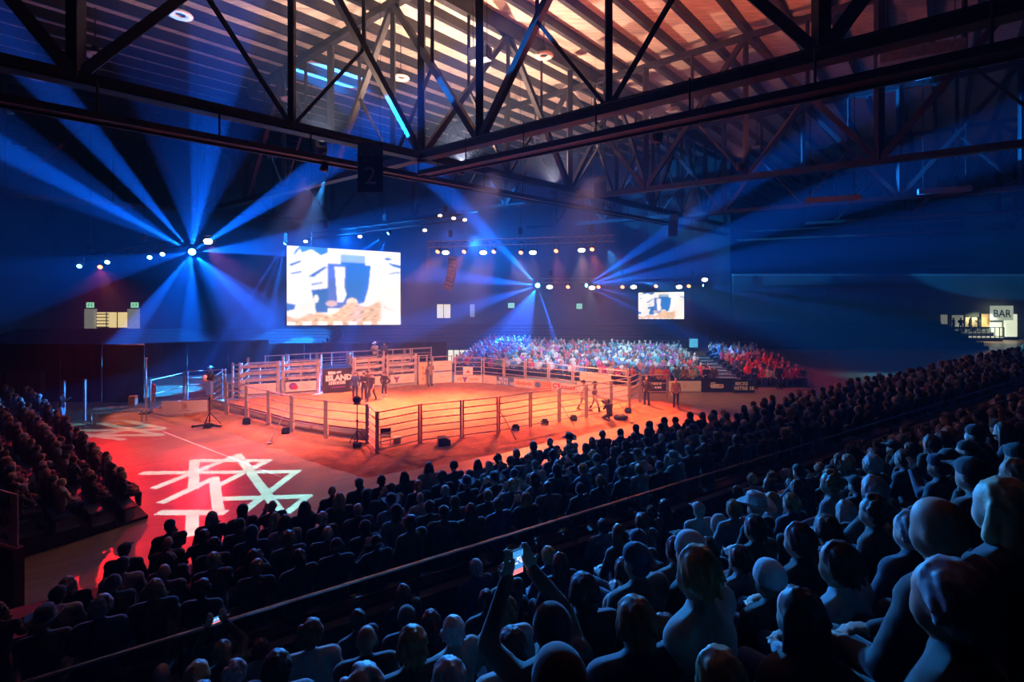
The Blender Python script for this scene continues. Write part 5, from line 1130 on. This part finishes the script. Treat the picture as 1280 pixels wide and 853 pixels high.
for hq in sorted(HEROES, key=prio):
    x, yt, ha, lab = hq[:4]; ex = hq[4] if len(hq) > 4 else ''
    t = (x-HX)/FPX; cand = []
    for j in range(0, 8):
        n, z = up_row(j); Zd = EYE-z-1.37
        if Zd <= .25: continue
        nn = FPX*Zd/(yt-HY)*(.5*t-.866); nn = min(max(nn, n-.3), n+.3); D = nn/(.5*t-.866)
        if D < 1.5: continue
        cand.append((abs(HY+FPX*Zd/D-yt), D, z))
    for (er, D, z) in sorted(cand)[:4]:
        p = Vector((t*D, D, z))
        if er < (60 if x < 330 else 26) and all((p-k).length > .4 for k in hero_pts):
            hero_pts.append(p); PEOPLE.append(dict(p=p, rz=rzN+random.uniform(-.3, .3), zone='hero', hair=ha, label=lab, ex=ex)); break
HK = ['short']*5+['long']*3+['ponytail', 'bun', 'bob', 'bob', 'cap', 'cap', 'cap_back', 'beanie', 'curly', 'bald', 'hood', 'hat']
def fill(row_fn, k, along_, nrm, origin, s0, s1, rz, zone, occ=.93, step=.56):
    n, z = row_fn(k); s = s0+random.random()*.3; seat = 0
    while s < s1:
        p = origin+along_*s+nrm*(n+random.uniform(-.1, .1)); p = Vector((p.x, p.y, z)); seat += 1
        if random.random() < occ and visible(p):
            PEOPLE.append(dict(p=p, rz=rz+random.gauss(0, .18), zone=zone, row=k, seat=seat, s=s, hair=rc(HK)))
        s += step*random.uniform(.92, 1.15)
O0 = Vector((0, 0, 0))
for i in range(5): fill(low_row, i, U, N, O0, -1.1-.55*i, 62, rzN, 'low', .95)
for j in range(7):
    n0 = len(PEOPLE); fill(up_row, j, U, N, O0, 0, 50, rzN, 'up', .86)
    # leave the photographed foreground to the people placed above
    PEOPLE[n0:] = [q for q in PEOPLE[n0:] if not (proj((q['p'].x, q['p'].y, q['p'].z+1.35))[1] > 612 and q['p'].y < 13) and all((q['p']-h).length > .5 for h in hero_pts)]
lrow = lambda k: LROWS[k]; frow = lambda k: FROWS[k]
for i in range(8): fill(lrow, i, UL, NL, OL, 0, 22, rzL, 'left', .9)
for i in range(10):
    fill(frow, i, UF, NF, FB0, .2, (FB1-FB0).length-.2, rzF, 'far', .9, .5); fill(frow, i, XF, YF, Vector((0, 36.3, 0)), 9.8, 15.0, rzX, 'far', .9, .5); fill(frow, i, XF, YF, Vector((0, 36.0, 0)), 17.5, 21.5, rzX, 'far', .8, .5)
# separate objects for those who show largest; the rest is one crowd mesh
def big(q): return -q['p'].y
n_other = len([o for o in bpy.data.objects if o.get('category') == 'person'])
PEOPLE.sort(key=big, reverse=True); NIND = 300-n_other
def ordinal(n):
    ones = ['', 'first', 'second', 'third', 'fourth', 'fifth', 'sixth', 'seventh', 'eighth', 'ninth', 'tenth', 'eleventh', 'twelfth', 'thirteenth', 'fourteenth', 'fifteenth', 'sixteenth', 'seventeenth', 'eighteenth', 'nineteenth']
    if n < 20: return ones[n]
    tens = {2: 'twent', 3: 'thirt', 4: 'fort', 5: 'fift', 6: 'sixt', 7: 'sevent', 8: 'eight', 9: 'ninet'}[n//10]
    return tens+'ieth' if n % 10 == 0 else tens+'y-'+ones[n % 10]
HN = {'short': 'short-haired', 'long': 'long-haired', 'ponytail': 'ponytailed', 'bun': 'bun-haired', 'bob': 'bob-haired', 'cap': 'capped', 'cap_back': 'backward-capped', 'beanie': 'beanie-wearing', 'curly': 'curly-haired', 'bald': 'bald', 'hood': 'hooded', 'hat': 'hat-wearing'}
rowcount = {}
ind = PEOPLE[:NIND]
for q in sorted(ind, key=lambda q: (q['zone'], q.get('row', 0), q.get('s', 0))):
    po_ = 'lap' if q['zone'] == 'hero' else rc(['lap', 'lap', 'knees', 'clap', 'chin'])
    if q['zone'] == 'hero': lab = q['label']; grp = 'spectators in the near upper stand'
    else:
        k = (q['zone'], q['row']); rowcount[k] = rowcount.get(k, 0)+1
        where, grp = {'low': ('near lower stand', 'spectators in the near lower stand'), 'up': ('near upper stand', 'spectators in the near upper stand'), 'left': ('left stand', 'spectators in the left stand'), 'far': ('far stand', 'spectators in the far stand')}[q['zone']]
        lab = '%s spectator, %s row of %s, %s from %s' % (HN[q['hair']], ordinal(q['row']+1), where, ordinal(rowcount[k]), 'the aisle' if q['zone'] == 'left' else 'left end')
    kw = {}
    if q.get('ex') == 'phone': po_ = 'phone'
    if q.get('ex') == 'grey': kw['top'] = (.3, .32, .34)
    if q['hair'] in ('beanie', 'hat') and 'pale' in lab: kw['hairc'] = (.5, .5, .5)
    if 'grey' in lab and q['zone'] == 'hero' and not q.get('ex'): kw['hairc'] = (.45, .45, .45)
    if 'blond' in lab and q['hair'] == 'bob': kw['hairc'] = (.5, .38, .2)
    r = person(tuple(q['p']), q['rz'], po_, q['hair'], lab, grp, scale=random.uniform(.97, 1.08), headturn=random.gauss(0, .15), face=q['zone'] in ('left', 'far'), **kw)
    if q.get('ex') == 'phone':
        Mh = Matrix.Translation(q['p']) @ Matrix.Rotation(q['rz'], 4, 'Z'); c = Mh @ Vector((0, .34, 1.52)); R = Matrix.Rotation(q['rz'], 3, 'Z')
        port = q['p'].x > 0
        sz = (.08, .012, .155) if port else (.155, .012, .08)
        ph = thing('phone', 'phone held up glowing with the arena picture, %s' % ('bottom centre' if port else 'bottom left'), 'phone', c)
        part(MB().box(c, sz, R), 'case', M_black, ph)
        mb = MB(); nx, nz = 8, 14; w_, h_ = sz[0]*.94, sz[2]*.94
        mb.add([c+R @ Vector((-w_/2+w_*i/nx, -.0075, -h_/2+h_*k/nz)) for k in range(nz+1) for i in range(nx+1)], [(k*(nx+1)+i, k*(nx+1)+i+1, (k+1)*(nx+1)+i+1, (k+1)*(nx+1)+i) for k in range(nz) for i in range(nx)])
        o = part(mb, 'display', MATS.get('phone_pixels') or mat_attr('phone_pixels', .3, 1.2), ph)
        at_ = o.data.color_attributes.new('Col', 'FLOAT_COLOR', 'CORNER'); arr = np.ones((nz, nx, 4, 4), np.float32)
        for k in range(nz):
            for i in range(nx): v = RNG.random(); arr[k, i, :, :3] = (.9, .25, .3) if k < 3 else ((.5+.4*v, .7+.2*v, 1.) if 5 < k < 10 and v > .4 else (.05, .2+.2*v, .7))
        at_.data.foreach_set('color', arr.ravel())
# ---- remaining crowd
def low_person():
    V_, F_, Cc = [], [], []
    def add(mb, ci):
        k = len(V_); V_.extend(mb.v); 
        for f in mb.f: F_.append(tuple(i+k for i in f)); Cc.append(ci)
    b = MB(); b.ell((0, .015, 1.235), (.08, .1, .118), seg=7, rings=5); b.tube((0, 0, 1.05), (0, .01, 1.16), .055, .05, 5); add(b, 0)
    for s in (-1, 1): b = MB(); b.cap((s*.12, .28, .66), (s*.06, .36, .67), .04, .035, 4); add(b, 0)
    b = MB(); b.lathe([(.15, .45), (.165, .6), (.16, .8), (.185, 1.0), (.12, 1.08), (.06, 1.12)], (0, -.02, 0), Matrix.Diagonal((1.15, .75, 1)), 8)
    for s in (-1, 1): b.tube((s*.2, -.01, 1.03), (s*.25, .06, .78), .06, .05, 5); b.tube((s*.25, .06, .78), (s*.12, .28, .66), .05, .04, 5)
    add(b, 1)
    b = MB()
    for s in (-1, 1): b.tube((s*.1, .02, .52), (s*.12, .45, .52), .09, .065, 5); b.tube((s*.12, .45, .52), (s*.12, .43, .06), .06, .05, 5)
    add(b, 2)
    b = MB(); b.ell((0, -.02, 1.265), (.098, .11, .11), seg=8, rings=5); add(b, 3)
    b = MB(); b.ell((0, -.075, 1.12), (.085, .05, .16), seg=6, rings=4); add(b, 4)
    return np.array([tuple(v) for v in V_]), F_, np.array(Cc)
LV, LF, LC = low_person(); loops = np.array([i for f in LF for i in f]); tot = np.array([len(f) for f in LF]); lc = np.repeat(LC, tot)
rest = PEOPLE[NIND:]; AV, AL, AT, AC = [], [], [], []
BR_ = [(.5, .5, .52), (.5, .06, .08), (.55, .1, .3), (.1, .2, .4), (.1, .3, .35), (.55, .45, .4), (.05, .05, .06), (.3, .3, .35), (.5, .1, .08), (.08, .1, .2)]
for k, q in enumerate(rest):
    c, s = math.cos(q['rz']), math.sin(q['rz']); sc = random.uniform(.95, 1.08); R = np.array([[c, -s, 0], [s, c, 0], [0, 0, 1]])
    long_ = q['hair'] in ('long', 'bob', 'ponytail', 'hood'); v = (LV*sc) @ R.T+np.array(q['p']); top = rc(BR_) if q['zone'] == 'far' else rc(CLOTH)
    if q['zone'] == 'far' and q['p'].x > 13 and q['row'] < 5 and random.random() < .6: top = (.6, .05, .05)
    hc = rc(CLOTH) if q['hair'] in HEADWEAR else rc(HAIRC); sk = rc(SKIN)
    if q['hair'] == 'bald': hc = sk
    pal = np.array([sk, top, rc(CLOTH[:4]), hc, hc if long_ else top])
    AV.append(v); AL.append(loops+k*len(LV)); AT.append(tot); AC.append(pal[lc])
AV = np.concatenate(AV); AL = np.concatenate(AL); AT = np.concatenate(AT); AC = np.concatenate(AC)
me = bpy.data.meshes.new('crowd'); me.vertices.add(len(AV)); me.vertices.foreach_set('co', AV.astype(np.float32).ravel()); me.loops.add(len(AL)); me.loops.foreach_set('vertex_index', AL.astype(np.int32))
me.polygons.add(len(AT)); st_ = np.concatenate([[0], np.cumsum(AT)[:-1]]); me.polygons.foreach_set('loop_start', st_.astype(np.int32)); me.polygons.foreach_set('loop_total', AT.astype(np.int32))
me.update(calc_edges=True); ca = me.color_attributes.new('Col', 'FLOAT_COLOR', 'CORNER'); ca.data.foreach_set('color', np.concatenate([AC, np.ones((len(AC), 1))], 1).astype(np.float32).ravel())
me.materials.append(mat_attr('crowd_cloth', .8)); me.shade_smooth(); me.validate()
co = bpy.data.objects.new('crowd', me); COL.objects.link(co); co['kind'] = 'stuff'; tag(co, 'distant mass of seated spectators filling the far and right-hand rows', 'crowd')
print('PEOPLE', len(PEOPLE), 'individual', len(ind), 'rest', len(rest), 'verts', len(AV))

# ------------------------------------------------------------------ projected pattern lights (gobos)
def gobo(lamp, segs, width, col, watt, label):
    lamp = Vector(lamp); pts = [PF(*p) for s in segs for p in s]; c = sum(pts, Vector())/len(pts)
    o = spot('pattern_projector', lamp, c, 10, col, watt, .02, 0.0); R = o.rotation_euler.to_matrix(); Ri = R.inverted()
    mxa = 0; loc = []
    for s in segs:
        q = []
        for p in s: d = Ri @ (PF(*p)-lamp); q.append((d.x/-d.z, d.y/-d.z)); mxa = max(mxa, math.hypot(*q[-1]))
        loc.append(q)
    o.data.spot_size = 2*math.atan(mxa*1.12); wl = width/((c-lamp).length)
    l = o.data; l.use_nodes = True; n = l.node_tree; em = n.nodes['Emission']; ge = n.nodes.new('ShaderNodeNewGeometry')
    vt = n.nodes.new('ShaderNodeVectorTransform'); vt.vector_type = 'VECTOR'; vt.convert_from = 'WORLD'; vt.convert_to = 'OBJECT'
    tc = n.nodes.new('ShaderNodeTexCoord'); sp = n.nodes.new('ShaderNodeSeparateXYZ'); n.links.new(tc.outputs['Normal'], sp.inputs[0])
    def mth(op, a, b=None, clamp=False):
        m = n.nodes.new('ShaderNodeMath'); m.operation = op; m.use_clamp = clamp
        for i, v in enumerate((a, b)):
            if v is None: continue
            if isinstance(v, (int, float)): m.inputs[i].default_value = v
            else: n.links.new(v, m.inputs[i])
        return m.outputs[0]
    nz = mth('MULTIPLY', sp.outputs[2], -1.0); u = mth('DIVIDE', sp.outputs[0], nz); v = mth('DIVIDE', sp.outputs[1], nz); tot_ = None
    for (ax, ay), (bx, by) in loc:
        ex, ey = bx-ax, by-ay; L = math.hypot(ex, ey); ex /= L; ey /= L
        du = mth('SUBTRACT', u, ax); dv = mth('SUBTRACT', v, ay)
        t = mth('ADD', mth('MULTIPLY', du, ex), mth('MULTIPLY', dv, ey)); q = mth('ABSOLUTE', mth('SUBTRACT', mth('MULTIPLY', du, ey), mth('MULTIPLY', dv, ex)))
        ins = mth('MULTIPLY', mth('LESS_THAN', q, wl/2), mth('LESS_THAN', mth('ABSOLUTE', mth('SUBTRACT', t, L/2)), L/2+wl/3))
        tot_ = ins if tot_ is None else mth('MAXIMUM', tot_, ins)
    n.links.new(tot_, em.inputs['Strength']); return o
STAR = [((243, 576), (336, 576)), ((243, 576), (242, 611)), ((195, 609.5), (297, 569)), ((297, 569), (350, 640)), ((180, 591.5), (373, 589.7)), ((273, 607), (335, 576)), ((204.5, 627.6), (267.7, 598)), ((267.7, 598), (273, 640)),
        ((276.7, 623.7), (385, 620.6)), ((304, 640), (369.5, 590)), ((385, 620.6), (360.5, 640)), ((201, 641), (279, 641)), ((240.6, 641), (240, 668))]
gobo((-8, 21, 12.3), STAR, .34, (.12, .6, 1), 48000, 'star')
STAR2 = [((76.5, 533), (119, 528)), ((119, 528), (200, 544)), ((84, 540), (153, 549.7)), ((92, 549.7), (184, 532.5)), ((89, 545), (200, 544)), ((84, 539), (200, 537.2)), ((156, 526), (205, 536))]
gobo((-8.4, 21.2, 12.3), STAR2, .34, (.12, .6, 1), 36000, 'star')
stage_light((-8.1, 21.1, 12.65), (-11, 19, 0), 'off', 'pattern projector hanging from the left catwalk', .16)
